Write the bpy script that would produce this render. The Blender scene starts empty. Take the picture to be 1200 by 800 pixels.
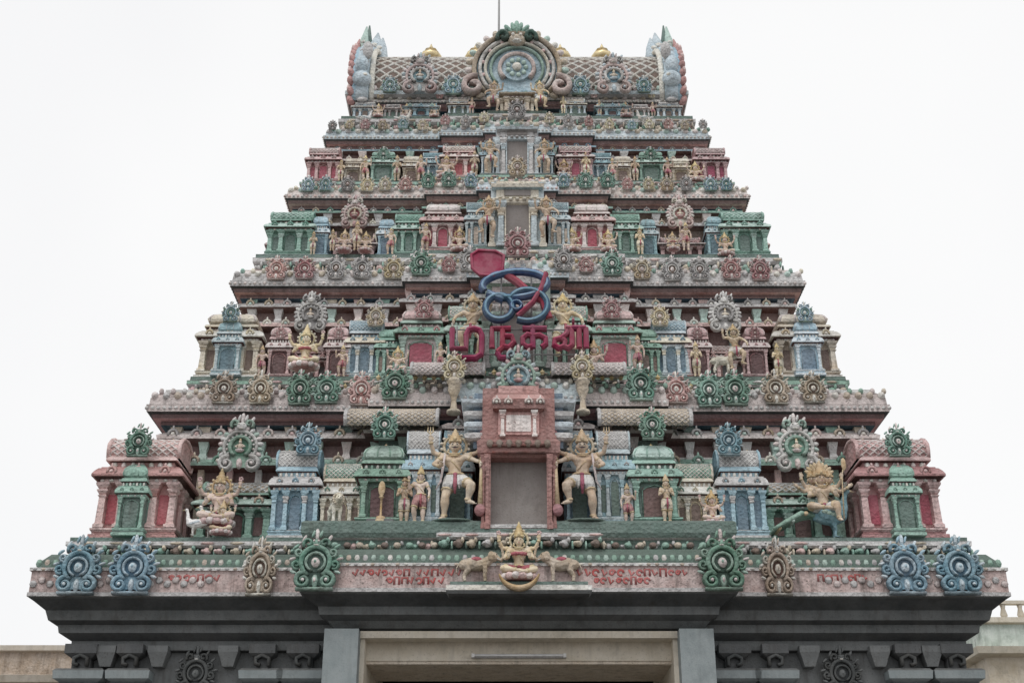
import bpy, math, random
from mathutils import Vector, Matrix
R=random.Random(7)
rad=math.radians
sc=bpy.context.scene
sc.view_settings.view_transform='Standard'
try: sc.view_settings.look='None'
except: pass
sc.view_settings.exposure=0

# ------------------------------------------------------------ materials
MATS={}
def paint(name,col,rough=.8,dirt=.5,metal=0.,bump=.6,carve=1.0):
    m=bpy.data.materials.new(name); m.use_nodes=True; MATS[name]=m
    nt=m.node_tree; N=nt.nodes; L=nt.links
    bs=N['Principled BSDF']; bs.inputs['Roughness'].default_value=rough; bs.inputs['Metallic'].default_value=metal
    bs.inputs['Specular IOR Level'].default_value=.25
    geo=N.new('ShaderNodeNewGeometry')
    def noise(scale,detail,mapping=None,rough=.6):
        n=N.new('ShaderNodeTexNoise'); n.inputs['Scale'].default_value=scale; n.inputs['Detail'].default_value=detail
        n.inputs['Roughness'].default_value=rough
        if mapping:
            mp=N.new('ShaderNodeMapping'); mp.inputs['Scale'].default_value=mapping
            L.new(geo.outputs['Position'],mp.inputs['Vector']); L.new(mp.outputs[0],n.inputs['Vector'])
        else: L.new(geo.outputs['Position'],n.inputs['Vector'])
        return n
    def ramp(src,a,b):
        r=N.new('ShaderNodeMapRange'); r.inputs['From Min'].default_value=a; r.inputs['From Max'].default_value=b
        L.new(src,r.inputs['Value']); return r.outputs[0]
    def math_(op,a,b):
        n=N.new('ShaderNodeMath'); n.operation=op
        for i,v in enumerate((a,b)):
            if isinstance(v,(int,float)): n.inputs[i].default_value=v
            else: L.new(v,n.inputs[i])
        return n.outputs[0]
    def mix(f,a,b):
        n=N.new('ShaderNodeMix'); n.data_type='RGBA'
        for i,v in ((0,f),(6,a),(7,b)):
            if isinstance(v,(int,float)): n.inputs[i].default_value=v
            elif isinstance(v,tuple): n.inputs[i].default_value=(*v,1)
            else: L.new(v,n.inputs[i])
        return n.outputs[2]
    g=sum(col)/3
    faded=tuple(min(.8,(c*.6+g*.4)*1.35+.03) for c in col)
    dark=tuple(c*.6 for c in col)
    A=noise(3.2,4,rough=.7); sp=N.new('ShaderNodeSeparateColor'); L.new(A.outputs['Color'],sp.inputs[0])
    c1=mix(ramp(sp.outputs[0],.33,.62),col,faded)
    c2=mix(ramp(sp.outputs[1],.52,.75),c1,dark)
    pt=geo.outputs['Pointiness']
    c2=mix(math_('MULTIPLY',ramp(pt,.52,.62),.42),c2,tuple(min(.8,c*1.2+.12) for c in faded))  # convex edges tinted paler by pointiness
    oi=N.new('ShaderNodeObjectInfo'); hs=N.new('ShaderNodeHueSaturation')
    L.new(c2,hs.inputs['Color'])
    L.new(math_('ADD',math_('MULTIPLY',oi.outputs['Random'],.3),.90),hs.inputs['Value'])
    L.new(math_('ADD',math_('MULTIPLY',oi.outputs['Random'],.03),.485),hs.inputs['Hue'])
    streak=ramp(noise(1.7,3,(5,5,.6),.7).outputs['Fac'],.5,.72)
    fine=noise(38,1,rough=.7).outputs['Fac']
    sep=N.new('ShaderNodeSeparateXYZ'); L.new(geo.outputs['Normal'],sep.inputs[0])
    up=ramp(sep.outputs['Z'],.25,.9)
    d=math_('MAXIMUM',math_('MULTIPLY',streak,dirt),math_('MULTIPLY',up,min(1,dirt*1.1)))
    d=math_('MAXIMUM',d,math_('MULTIPLY',ramp(pt,.47,.36),.6 if dirt>.2 else .2))  # concave creases tinted darker by pointiness; dirt only picks the strength
    d=math_('MULTIPLY',d,ramp(sp.outputs[2],.3,.55))
    d=math_('MAXIMUM',d,math_('MULTIPLY',ramp(fine,.58,.75),dirt*.8))
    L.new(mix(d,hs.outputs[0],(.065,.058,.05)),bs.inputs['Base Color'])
    if bump>.15:
        if carve>0.2:
            vo=N.new('ShaderNodeTexVoronoi'); vo.inputs['Scale'].default_value=19; L.new(geo.outputs['Position'],vo.inputs['Vector'])
            h=math_('ADD',math_('MULTIPLY',fine,.6),math_('MULTIPLY',vo.outputs['Distance'],carve))
        else: h=math_('MULTIPLY',fine,.6)
        b=N.new('ShaderNodeBump'); b.inputs['Strength'].default_value=bump; b.inputs['Distance'].default_value=.025
        L.new(h,b.inputs['Height']); L.new(b.outputs[0],bs.inputs['Normal'])
    return m
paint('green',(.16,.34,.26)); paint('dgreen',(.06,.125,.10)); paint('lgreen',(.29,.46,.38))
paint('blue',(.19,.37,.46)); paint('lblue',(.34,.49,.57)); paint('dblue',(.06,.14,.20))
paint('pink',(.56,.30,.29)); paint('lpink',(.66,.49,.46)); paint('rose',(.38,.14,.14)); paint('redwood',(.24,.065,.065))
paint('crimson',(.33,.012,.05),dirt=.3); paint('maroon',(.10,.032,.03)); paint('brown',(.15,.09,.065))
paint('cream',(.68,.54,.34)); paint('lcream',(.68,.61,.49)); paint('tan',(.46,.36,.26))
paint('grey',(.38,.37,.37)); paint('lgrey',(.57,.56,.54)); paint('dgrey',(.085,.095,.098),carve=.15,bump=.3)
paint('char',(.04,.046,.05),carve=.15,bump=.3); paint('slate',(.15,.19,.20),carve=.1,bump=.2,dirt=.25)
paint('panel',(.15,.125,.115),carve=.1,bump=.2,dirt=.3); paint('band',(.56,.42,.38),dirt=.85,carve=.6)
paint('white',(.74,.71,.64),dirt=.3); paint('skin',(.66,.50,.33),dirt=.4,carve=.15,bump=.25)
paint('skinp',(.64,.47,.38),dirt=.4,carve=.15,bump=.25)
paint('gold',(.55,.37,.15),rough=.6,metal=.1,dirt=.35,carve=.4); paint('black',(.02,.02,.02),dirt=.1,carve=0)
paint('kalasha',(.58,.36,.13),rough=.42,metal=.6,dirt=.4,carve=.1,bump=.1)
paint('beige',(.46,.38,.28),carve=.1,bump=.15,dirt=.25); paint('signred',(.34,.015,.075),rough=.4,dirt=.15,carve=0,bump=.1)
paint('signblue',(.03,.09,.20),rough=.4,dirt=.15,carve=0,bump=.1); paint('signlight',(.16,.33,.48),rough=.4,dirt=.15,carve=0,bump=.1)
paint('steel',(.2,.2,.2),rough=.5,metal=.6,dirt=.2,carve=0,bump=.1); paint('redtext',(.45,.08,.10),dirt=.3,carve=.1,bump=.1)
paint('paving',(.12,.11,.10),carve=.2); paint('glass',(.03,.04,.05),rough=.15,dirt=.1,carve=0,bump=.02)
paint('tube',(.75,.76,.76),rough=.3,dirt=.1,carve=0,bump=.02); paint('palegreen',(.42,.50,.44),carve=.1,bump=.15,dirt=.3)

# ------------------------------------------------------------ mesh builder
class MB:
    def __init__(s): s.v=[];s.f=[];s.m=[];s.s=[]
    def add(s,vs,fs,mat,smooth=False):
        o=len(s.v); s.v.extend(tuple(v) for v in vs)
        for f in fs: s.f.append(tuple(i+o for i in f)); s.m.append(mat); s.s.append(smooth)
    def merge(s,o,M):
        k=len(s.v); s.v.extend(tuple(M@Vector(v)) for v in o.v)
        for f in o.f: s.f.append(tuple(i+k for i in f))
        s.m+=o.m; s.s+=o.s
    def jit(s,a):
        s.v=[(x+R.uniform(-a,a),y+R.uniform(-a,a),z+R.uniform(-a,a)) for x,y,z in s.v]; return s
    def mesh(s,name):
        me=bpy.data.meshes.new(name); me.from_pydata(s.v,[],s.f)
        names=sorted(set(s.m)); idx={n:i for i,n in enumerate(names)}
        for n in names: me.materials.append(MATS[n])
        me.polygons.foreach_set('material_index',[idx[n] for n in s.m])
        me.polygons.foreach_set('use_smooth',s.s); me.update(); return me
def TR(x,y,z,s=1,rz=0,sx=None):
    S=Matrix.Diagonal((sx if sx is not None else s,s,s,1))
    return Matrix.Translation((x,y,z))@Matrix.Rotation(rz,4,'Z')@S
def rstack(mb,x0,x1,y0,y1,prof,mat):
    vs=[];fs=[]
    for o,z in prof: vs+=[(x0-o,y0-o,z),(x1+o,y0-o,z),(x1+o,y1+o,z),(x0-o,y1+o,z)]
    n=len(prof); ml=mat if isinstance(mat,list) else None
    for i in range(n-1):
        a=i*4;b=a+4
        q=[(a+j,a+(j+1)%4,b+(j+1)%4,b+j) for j in range(4)]
        if ml: mb.add([vs[k] for k in range(a,a+8)],[tuple(t-a for t in f) for f in q],ml[i])
        else: fs+=q
    if not ml: mb.add(vs,fs+[(3,2,1,0),tuple(range(4*n-4,4*n))],mat)
    else:
        mb.add(vs[:4],[(3,2,1,0)],ml[0]); mb.add(vs[-4:],[(0,1,2,3)],ml[-1])
def box(mb,x0,x1,y0,y1,z0,z1,mat): rstack(mb,x0,x1,y0,y1,[(0,z0),(0,z1)],mat)
def lathe(mb,cx,cy,z,prof,mat,seg=10,s=1,smooth=True,sy=1):
    vs=[];fs=[]
    for r,h in prof:
        for k in range(seg):
            a=2*math.pi*k/seg; vs.append((cx+r*s*math.cos(a),cy+r*s*sy*math.sin(a),z+h*s))
    for i in range(len(prof)-1):
        for k in range(seg):
            a=i*seg+k;b=i*seg+(k+1)%seg; fs.append((a,b,b+seg,a+seg))
    fs+=[tuple(range(seg))[::-1],tuple(range(len(vs)-seg,len(vs)))]
    mb.add(vs,fs,mat,smooth)
def ell(mb,c,r,mat,seg=8,rings=6,rot=None,smooth=True):
    if isinstance(r,(int,float)): r=(r,r,r)
    c=Vector(c); vs=[];fs=[]
    for i in range(1,rings):
        t=math.pi*i/rings
        for k in range(seg):
            a=2*math.pi*k/seg; vs.append(Vector((r[0]*math.sin(t)*math.cos(a),r[1]*math.sin(t)*math.sin(a),r[2]*math.cos(t))))
    vs+=[Vector((0,0,r[2])),Vector((0,0,-r[2]))]
    T=len(vs)-2;B=T+1
    for i in range(rings-2):
        for k in range(seg):
            a=i*seg+k;b=i*seg+(k+1)%seg; fs.append((a,a+seg,b+seg,b))
    for k in range(seg):
        fs.append((T,k,(k+1)%seg)); q=(rings-2)*seg; fs.append((B,q+(k+1)%seg,q+k))
    if rot: vs=[rot@v for v in vs]
    mb.add([v+c for v in vs],fs,mat,smooth)
def tube(mb,pts,r,mat,seg=6,smooth=True):
    pts=[Vector(p) for p in pts]; n=len(pts)
    if isinstance(r,(int,float)): r=[r]*n
    vs=[];fs=[];ref=None
    for i,p in enumerate(pts):
        t=(pts[min(i+1,n-1)]-pts[max(i-1,0)])
        if t.length<1e-9: t=Vector((0,0,1))
        t.normalize()
        if ref is None: ref=Vector((0,0,1)) if abs(t.z)<.8 else Vector((0,1,0))
        u=ref-t*ref.dot(t)
        if u.length<1e-6: u=t.orthogonal()
        u.normalize(); ref=u; w=t.cross(u)
        for k in range(seg):
            a=2*math.pi*k/seg; vs.append(p+(u*math.cos(a)+w*math.sin(a))*r[i])
    for i in range(n-1):
        for k in range(seg):
            a=i*seg+k;b=i*seg+(k+1)%seg; fs.append((a,b,b+seg,a+seg))
    fs+=[tuple(range(seg))[::-1],tuple(range(len(vs)-seg,len(vs)))]
    mb.add(vs,fs,mat,smooth)
def ribbon(mb,pts,y,w,d,mat,closed=False,smooth=True):
    """half-round bead following (x,z) points, standing proud of plane y towards -y"""
    n=len(pts); ws=w if isinstance(w,list) else [w]*n; vs=[];fs=[]
    for i,(x,z) in enumerate(pts):
        if closed: a=pts[(i-1)%n]; b=pts[(i+1)%n]
        else: a=pts[max(i-1,0)]; b=pts[min(i+1,n-1)]
        tx,tz=b[0]-a[0],b[1]-a[1]; l=math.hypot(tx,tz) or 1; nx,nz=-tz/l,tx/l
        for q,e in ((-1,0),(-.75,.75),(0,1),(.75,.75),(1,0)):
            vs.append((x+nx*q*ws[i],y-d*e,z+nz*q*ws[i]))
    for i in range(n if closed else n-1):
        for k in range(5):
            a=i*5+k;b=i*5+(k+1)%5;c=((i+1)%n)*5
            fs.append((a,b,c+(k+1)%5,c+k))
    if not closed: fs+=[(0,1,2,3,4)[::-1],tuple(range(5*n-5,5*n))]
    mb.add(vs,fs,mat,smooth)
def poly(mb,pts,y0,y1,mat):
    n=len(pts); vs=[(x,y0,z) for x,z in pts]+[(x,y1,z) for x,z in pts]
    fs=[tuple(range(n)),tuple(range(n,2*n))[::-1]]+[(i,(i+1)%n,(i+1)%n+n,i+n) for i in range(n)]
    mb.add(vs,fs,mat)
def arc(cx,cz,r,a0,a1,n,rz=None):
    rz=rz or r
    return [(cx+r*math.cos(rad(a0+(a1-a0)*i/n)),cz+rz*math.sin(rad(a0+(a1-a0)*i/n))) for i in range(n+1)]
def spiral(cx,cz,r0,r1,a0,a1,n):
    return [(cx+(r0+(r1-r0)*i/n)*math.cos(rad(a0+(a1-a0)*i/n)),cz+(r0+(r1-r0)*i/n)*math.sin(rad(a0+(a1-a0)*i/n))) for i in range(n+1)]

# ------------------------------------------------------------ ornaments
def nasi(main,ring,core,acc,style=0,dk='dblue'):
    mb=MB()
    def leaf(x,z,ang,L,w,mat,y=-.1,dy=.13):
        ell(mb,(x,y,z),(w,dy,L),mat,6,5,rot=Matrix.Rotation(rad(90-ang),3,'Y'))
    if style==0:
        poly(mb,arc(0,0,.80,-50,230,14)+[(-.6,-1.2),(.6,-1.2)],0,-.10,core)
        for s in (-1,1): poly(mb,[(s*x,z) for x,z in arc(.82,.1,.38,0,330,11)],0,-.07,main); poly(mb,[(s*x,z) for x,z in arc(.60,-.95,.44,0,330,11)],0,-.08,main)
        ribbon(mb,arc(0,.02,.74,-60,240,20,.82),-.08,.14,.26,main)
        poly(mb,arc(0,0,.50,0,340,14),-.08,-.15,dk)
        ribbon(mb,arc(0,0,.50,-70,250,14),-.12,.08,.24,ring)
        ell(mb,(0,-.2,-.02),(.24,.16,.28),acc,8,6); ell(mb,(0,-.34,.02),(.07,.07,.10),main,6,4)
        for s in (-1,1):
            ribbon(mb,[(s*x,z) for x,z in spiral(.60,-.95,.44,.07,110,-420,24)],-.05,[.14-.003*i for i in range(25)],.30,main)
            ell(mb,(s*.60,-.3,-.95),.10,acc,6,4)
            ribbon(mb,[(s*x,z) for x,z in spiral(.98,-.12,.26,.05,-120,330,14)],-.04,.085,.24,main)
            ribbon(mb,[(s*x,z) for x,z in spiral(.86,.52,.24,.05,-130,330,14)],-.04,.08,.24,ring)
            ribbon(mb,[(s*x,z) for x,z in spiral(.42,1.02,.28,.05,-40,330,14)],-.06,.09,.26,main)
            leaf(s*1.22,.2,20,.2,.09,acc); leaf(s*1.05,.85,40,.22,.09,main); leaf(s*.66,1.28,65,.24,.09,acc); leaf(s*1.12,-.5,-20,.2,.1,ring)
            ell(mb,(s*.11,-.34,1.12),(.07,.06,.06),acc,6,4)
            leaf(s*.2,1.55,72,.22,.07,main)
        ell(mb,(0,-.10,-.98),(.17,.2,.36),ring,8,6); ell(mb,(0,-.25,-.95),(.08,.1,.16),acc,6,4)
        ribbon(mb,[(-.95,-1.40),(.95,-1.40)],0,.10,.3,ring)
        ell(mb,(0,-.16,1.02),(.26,.24,.22),main,8,6); ell(mb,(0,-.30,.90),(.15,.1,.06),'lcream',6,4)
        leaf(0,1.5,90,.36,.12,acc)
    else:
        poly(mb,arc(0,0,.98,-55,235,18)+[(-.6,-1.1),(.6,-1.1)],0,-.10,ring)
        for k in range(17):
            a=-38+16*k; leaf(1.02*math.cos(rad(a)),1.04*math.sin(rad(a)),a+(8 if k>8 else -8),.19,.14,(main,acc,ring)[k%3],-.08,.16)
        ribbon(mb,arc(0,0,.86,-50,230,24),-.10,.10,.18,main)
        for k in range(13):
            a=rad(-30+20*k); ell(mb,(.70*math.cos(a),-.14,.70*math.sin(a)),(.085,.08,.085),acc if k%2 else main,6,4)
        ribbon(mb,arc(0,0,.54,-60,240,18),-.10,.11,.24,ring)
        poly(mb,arc(0,0,.47,0,340,14),-.08,-.13,dk)
        ell(mb,(0,-.22,-.20),(.26,.14,.12),acc,8,5); ell(mb,(0,-.24,0),(.13,.12,.18),'skin',8,6); ell(mb,(0,-.28,.22),(.09,.09,.10),'skin',8,6); ell(mb,(0,-.25,.34),(.07,.07,.10),'gold',6,5)
        for s in (-1,1):
            poly(mb,[(s*x,z) for x,z in arc(.66,-.92,.42,0,330,11)],0,-.08,core)
            tube(mb,[(s*.1,-.24,.1),(s*.24,-.28,-.02),(s*.14,-.36,-.08)],[.05,.045,.04],'skin',6)
            ribbon(mb,[(s*x,z) for x,z in spiral(.66,-.92,.42,.07,110,-420,24)],-.05,[.13-.003*i for i in range(25)],.30,main)
            ell(mb,(s*.66,-.3,-.92),.10,acc,6,4)
            ribbon(mb,[(s*x,z) for x,z in spiral(.36,1.28,.26,.05,-60,320,14)],-.06,.08,.24,ring)
            leaf(s*.5,1.5,60,.24,.09,acc); ell(mb,(s*.12,-.36,1.22),(.07,.06,.06),'lcream',6,4)
            leaf(s*.18,1.62,75,.22,.08,main)
        ell(mb,(0,-.18,1.12),(.30,.26,.24),main,8,6); ell(mb,(0,-.34,.98),(.17,.1,.06),'lcream',6,4)
        leaf(0,1.6,90,.34,.11,acc); ell(mb,(0,-.1,-.9),(.16,.18,.3),acc,8,6)
    return mb.jit(.014)
NC={}
def N_(*a):
    if a not in NC: NC[a]=nasi(*a)
    return NC[a]
NSC={'blue':('blue','lblue','blue','lblue',0,'dblue'),'green':('green','lgreen','dgreen','lpink',0,'dgreen'),'pink':('pink','lpink','pink','lcream',0,'rose'),
 'tan':('tan','lcream','tan','lcream',0,'brown'),'grey':('grey','lgrey','grey','lpink',0,'brown'),'cream':('cream','lcream','tan','lpink',0,'tan'),
 'halo':('lgrey','lgreen','grey','lpink',1,'green'),'halog':('lgrey','grey','grey','lgrey',1,'grey'),'halop':('lpink','lcream','pink','pink',1,'rose'),
 'haloc':('lgreen','lblue','lpink','pink',1,'blue'),'haloroof':('lpink','lgrey','grey','lblue',1,'blue'),'lblue':('lblue','lgreen','blue','lcream',0,'blue'),'dark':('dgrey','dgrey','char','dgrey',0,'char')}
def kudu(mb,x,y,z,r,mat,acc):
    ribbon(mb,arc(x,z,r*.8,-30,210,8),y,r*.28,r*.4,mat)
    ell(mb,(x,y-r*.15,z),(r*.42,r*.4,r*.42),acc,6,4)
    ell(mb,(x,y-r*.1,z+r*1.25),(r*.2,r*.2,r*.4),mat,6,4)
def pil(mb,x,y,z0,z1,w,mat,cap=None):
    h=z1-z0; cap=cap or mat; q=w/2
    rstack(mb,x-q,x+q,y-q,y+q,[(q*.5,z0),(q*.5,z0+.07*h),(q*.2,z0+.09*h),(0,z0+.12*h),(-q*.12,z0+.68*h)],mat)
    rstack(mb,x-q,x+q,y-q,y+q,[(-.1*q,z0+.68*h),(q*.25,z0+.71*h),(-.1*q,z0+.74*h),(q*.1,z0+.77*h),(q*.5,z0+.82*h),(q*.55,z0+.85*h),(0,z0+.87*h)],cap)
    rstack(mb,x-q,x+q,y-q,y+q,[(q*.1,z0+.868*h),(q*.9,z0+.95*h),(q*.9,z1)],mat)
KAL=[(.0,0),(.5,.0),(.55,.12),(.25,.22),(.2,.3),(.6,.45),(.78,.7),(.7,.95),(.35,1.15),(.3,1.25),(.45,1.32),(.2,1.45),(.12,1.65),(.0,1.95)]
def finial(mb,x,y,z,s,mat='gold'): lathe(mb,x,y,z,KAL,mat,8,s)
def barrel(mb,x0,x1,yc,zc,ry,rz,a0,a1,mat,lat,cell,r,n=14,cap=None):
    pt=lambda a:(yc-ry*math.cos(rad(a)),zc+rz*math.sin(rad(a)))
    P=[pt(a0+(a1-a0)*i/n) for i in range(n+1)]
    vs=[(x0,y,z) for y,z in P]+[(x1,y,z) for y,z in P]; m=n+1
    mb.add(vs,[(i,i+m,i+m+1,i+1) for i in range(n)],mat,True)
    mb.add(vs,[tuple(range(m)),tuple(range(m,2*m))[::-1]],cap or mat)
    Larc=rad(a1-a0)*(ry+rz)/2; K=int((x1-x0+Larc)/cell)+2
    for sg in (1,-1):
        for k in range(-K,K+1):
            seg=[]
            for i in range(n*2+1):
                t=i/(n*2); x=x0+k*cell+sg*t*Larc
                if x0<=x<=x1:
                    y,z=pt(a0+(a1-a0)*t); seg.append((x,y,z))
            if len(seg)>1: tube(mb,seg,r,lat,4,True)
    for x in (x0,x1):
        tube(mb,[(x,)+p for p in P],r*2.2,cap or lat,6)
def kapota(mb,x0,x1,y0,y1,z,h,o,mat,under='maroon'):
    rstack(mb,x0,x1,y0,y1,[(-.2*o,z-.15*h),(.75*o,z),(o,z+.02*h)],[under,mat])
    rstack(mb,x0,x1,y0,y1,[(o,z+.02*h),(o*1.02,z+.2*h),(o*.8,z+.5*h),(o*.4,z+.8*h),(.1*o,z+.9*h),(.1*o,z+h)],mat)
def kiosk(w,h,d,wall,pl,cor,roof,win,style='barrel',ns=None,np_=4,rc=None):
    mb=MB(); q=w/2; rc=rc or cor
    rstack(mb,-q,q,0,d,[(.02*w,0),(.02*w,.035*h),(-.01*w,.045*h),(-.01*w,.06*h),(.01*w,.075*h),(.01*w,.09*h),(-.03*w,.1*h)],[cor,cor,wall,pl,pl,cor])
    box(mb,-.42*w,.42*w,.09*w,d,.1*h,.5*h,wall)
    pw=.085*w
    xs=[-.42*w,-.19*w,.19*w,.42*w] if np_==4 else [-.36*w,.36*w]
    for x in xs: pil(mb,x,.05*w,.095*h,.49*h,pw,pl,cor if abs(x)<.3*w else pl)
    for y in (d*.5,d*.9):
        for s in (-1,1): pil(mb,s*.42*w,y,.095*h,.49*h,pw,pl)
    iw=.12*w if np_==4 else .24*w
    box(mb,-iw,iw,.075*w,.12*w,.11*h,.43*h,win)
    ribbon(mb,[(-iw,.11*h),(-iw,.4*h),(-iw*.6,.44*h),(0,.46*h),(iw*.6,.44*h),(iw,.4*h),(iw,.11*h)],.075*w,.016*w,.02*w,pl)
    if np_==4:
        for s in (-1,1): box(mb,s*.305*w-.06*w,s*.305*w+.06*w,.08*w,.12*w,.14*h,.4*h,win)
    box(mb,-.46*w,.46*w,-.01*w,d,.488*h,.525*h,pl)
    for k in range(9): ell(mb,((k-4)*.108*w,-.015*w,.505*h),(.03*w,.02*w,.014*h),'lcream' if k%2 else rc,6,4)
    kapota(mb,-.46*w,.46*w,0,d,.53*h,.10*h,.09*w,cor)
    for k in (-1,0,1): kudu(mb,k*.32*w,-.07*w,.575*h,.065*w,roof if k else pl,pl)
    box(mb,-.38*w,.38*w,.06*w,d*.95,.62*h,.69*h,wall)
    nb=7
    for k in range(nb): ell(mb,((k-(nb-1)/2)*.11*w,.05*w,.655*h),(.035*w,.03*w,.03*h),rc if k%2 else 'lcream',6,4)
    kapota(mb,-.38*w,.38*w,.05*w,d*.95,.69*h,.05*h,.05*w,pl)
    if style=='barrel':
        yc=d*.5; ry=d*.5-.04*w; 
        barrel(mb,-.43*w,.43*w,yc,.80*h,ry,.15*h,-28,208,roof,rc,.10*w,.012*w,10,pl)
        for k in (-1,0,1): finial(mb,k*.25*w,yc,.945*h,.035*w)
    else:
        rstack(mb,-.3*w,.3*w,.12*w,d-.12*w,[(0,.74*h),(.09*w,.77*h),(.10*w,.81*h),(.06*w,.87*h),(-.04*w,.92*h),(-.14*w,.945*h),(-.22*w,.955*h)],roof)
        for x in (-.36,-.12,.12,.36):
            tube(mb,[(x*w,.04*w,.77*h),(x*w*1.03,.02*w,.81*h),(x*w*.9,.07*w,.87*h),(x*w*.45,.2*w,.93*h)],.018*w,rc,5)
        finial(mb,0,d*.5,.94*h,.05*w)
    mb.jit(.0045*min(1,w*1.2))
    if ns:
        r=.17*w; mb.merge(N_(*NSC[ns]),TR(0,.02*w,.80*h,r))
    return mb

# ------------------------------------------------------------ scene graph
def empty(name,loc=(0,0,0)):
    o=bpy.data.objects.new(name,None); o.location=loc; sc.collection.objects.link(o); return o
def put(me,name,loc=(0,0,0),s=1,rz=0,parent=None,mx=False):
    o=bpy.data.objects.new(name,me); sc.collection.objects.link(o); o.location=loc
    sv=s if isinstance(s,tuple) else (s,s,s)
    o.scale=(-sv[0] if mx else sv[0],sv[1],sv[2]); o.rotation_euler=(0,0,rz); o.parent=parent; return o
G=empty('gopuram_tower')
MC={}
def NM(k):
    if k not in MC: MC[k]=N_(*NSC[k]).mesh('gable_ornament_'+k)
    return MC[k]
def KM(*a,**k):
    key=str(a)+str(k)
    if key not in MC: MC[key]=kiosk(*a,**k).mesh('pavilion')
    return MC[key]
YC=21.3
T=[dict(F=16.90,HW=6.00,z0=6.40,cF=17.46,cHW=5.44,zb=8.47,zt=8.89,u=.01177),
   dict(F=17.98,HW=4.92,z0=9.22,cF=18.29,cHW=4.61,zb=10.95,zt=11.32,u=.01315),
   dict(F=18.65,HW=4.25,z0=11.69,cF=18.92,cHW=3.98,zb=12.96,zt=13.25,u=.01424),
   dict(F=19.21,HW=3.69,z0=13.45,cF=19.42,cHW=3.48,zb=14.49,zt=14.78,u=.01505),
   dict(F=19.72,HW=3.17,z0=15.15,cF=19.80,cHW=3.14,zb=15.55,zt=15.72,u=.01577)]
MIDF,CENF=.40,.175
KK=[1,.8,.65,.55,.4]
def proj(i,x):
    k=KK[i]; hw=T[i]['HW']
    if abs(x)<hw*CENF: return .40*k
    if abs(x)<hw*MIDF: return .22*k
    return 0
def steps(mb,F,HW,k,fn):
    for j,(hw,p) in enumerate(((HW,0),(HW*MIDF,.22*k),(HW*CENF,.40*k))):
        fn(mb,-hw,hw,F-p,2*YC-F+p,.004*j,j)
ccol=[('band','lgrey'),('grey','lpink'),('band','pink'),('lblue','lcream'),('lcream','lpink')]
core=[('maroon','dgreen'),('maroon','brown'),('brown','maroon'),('maroon','dgreen'),('dblue','brown')]
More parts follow.
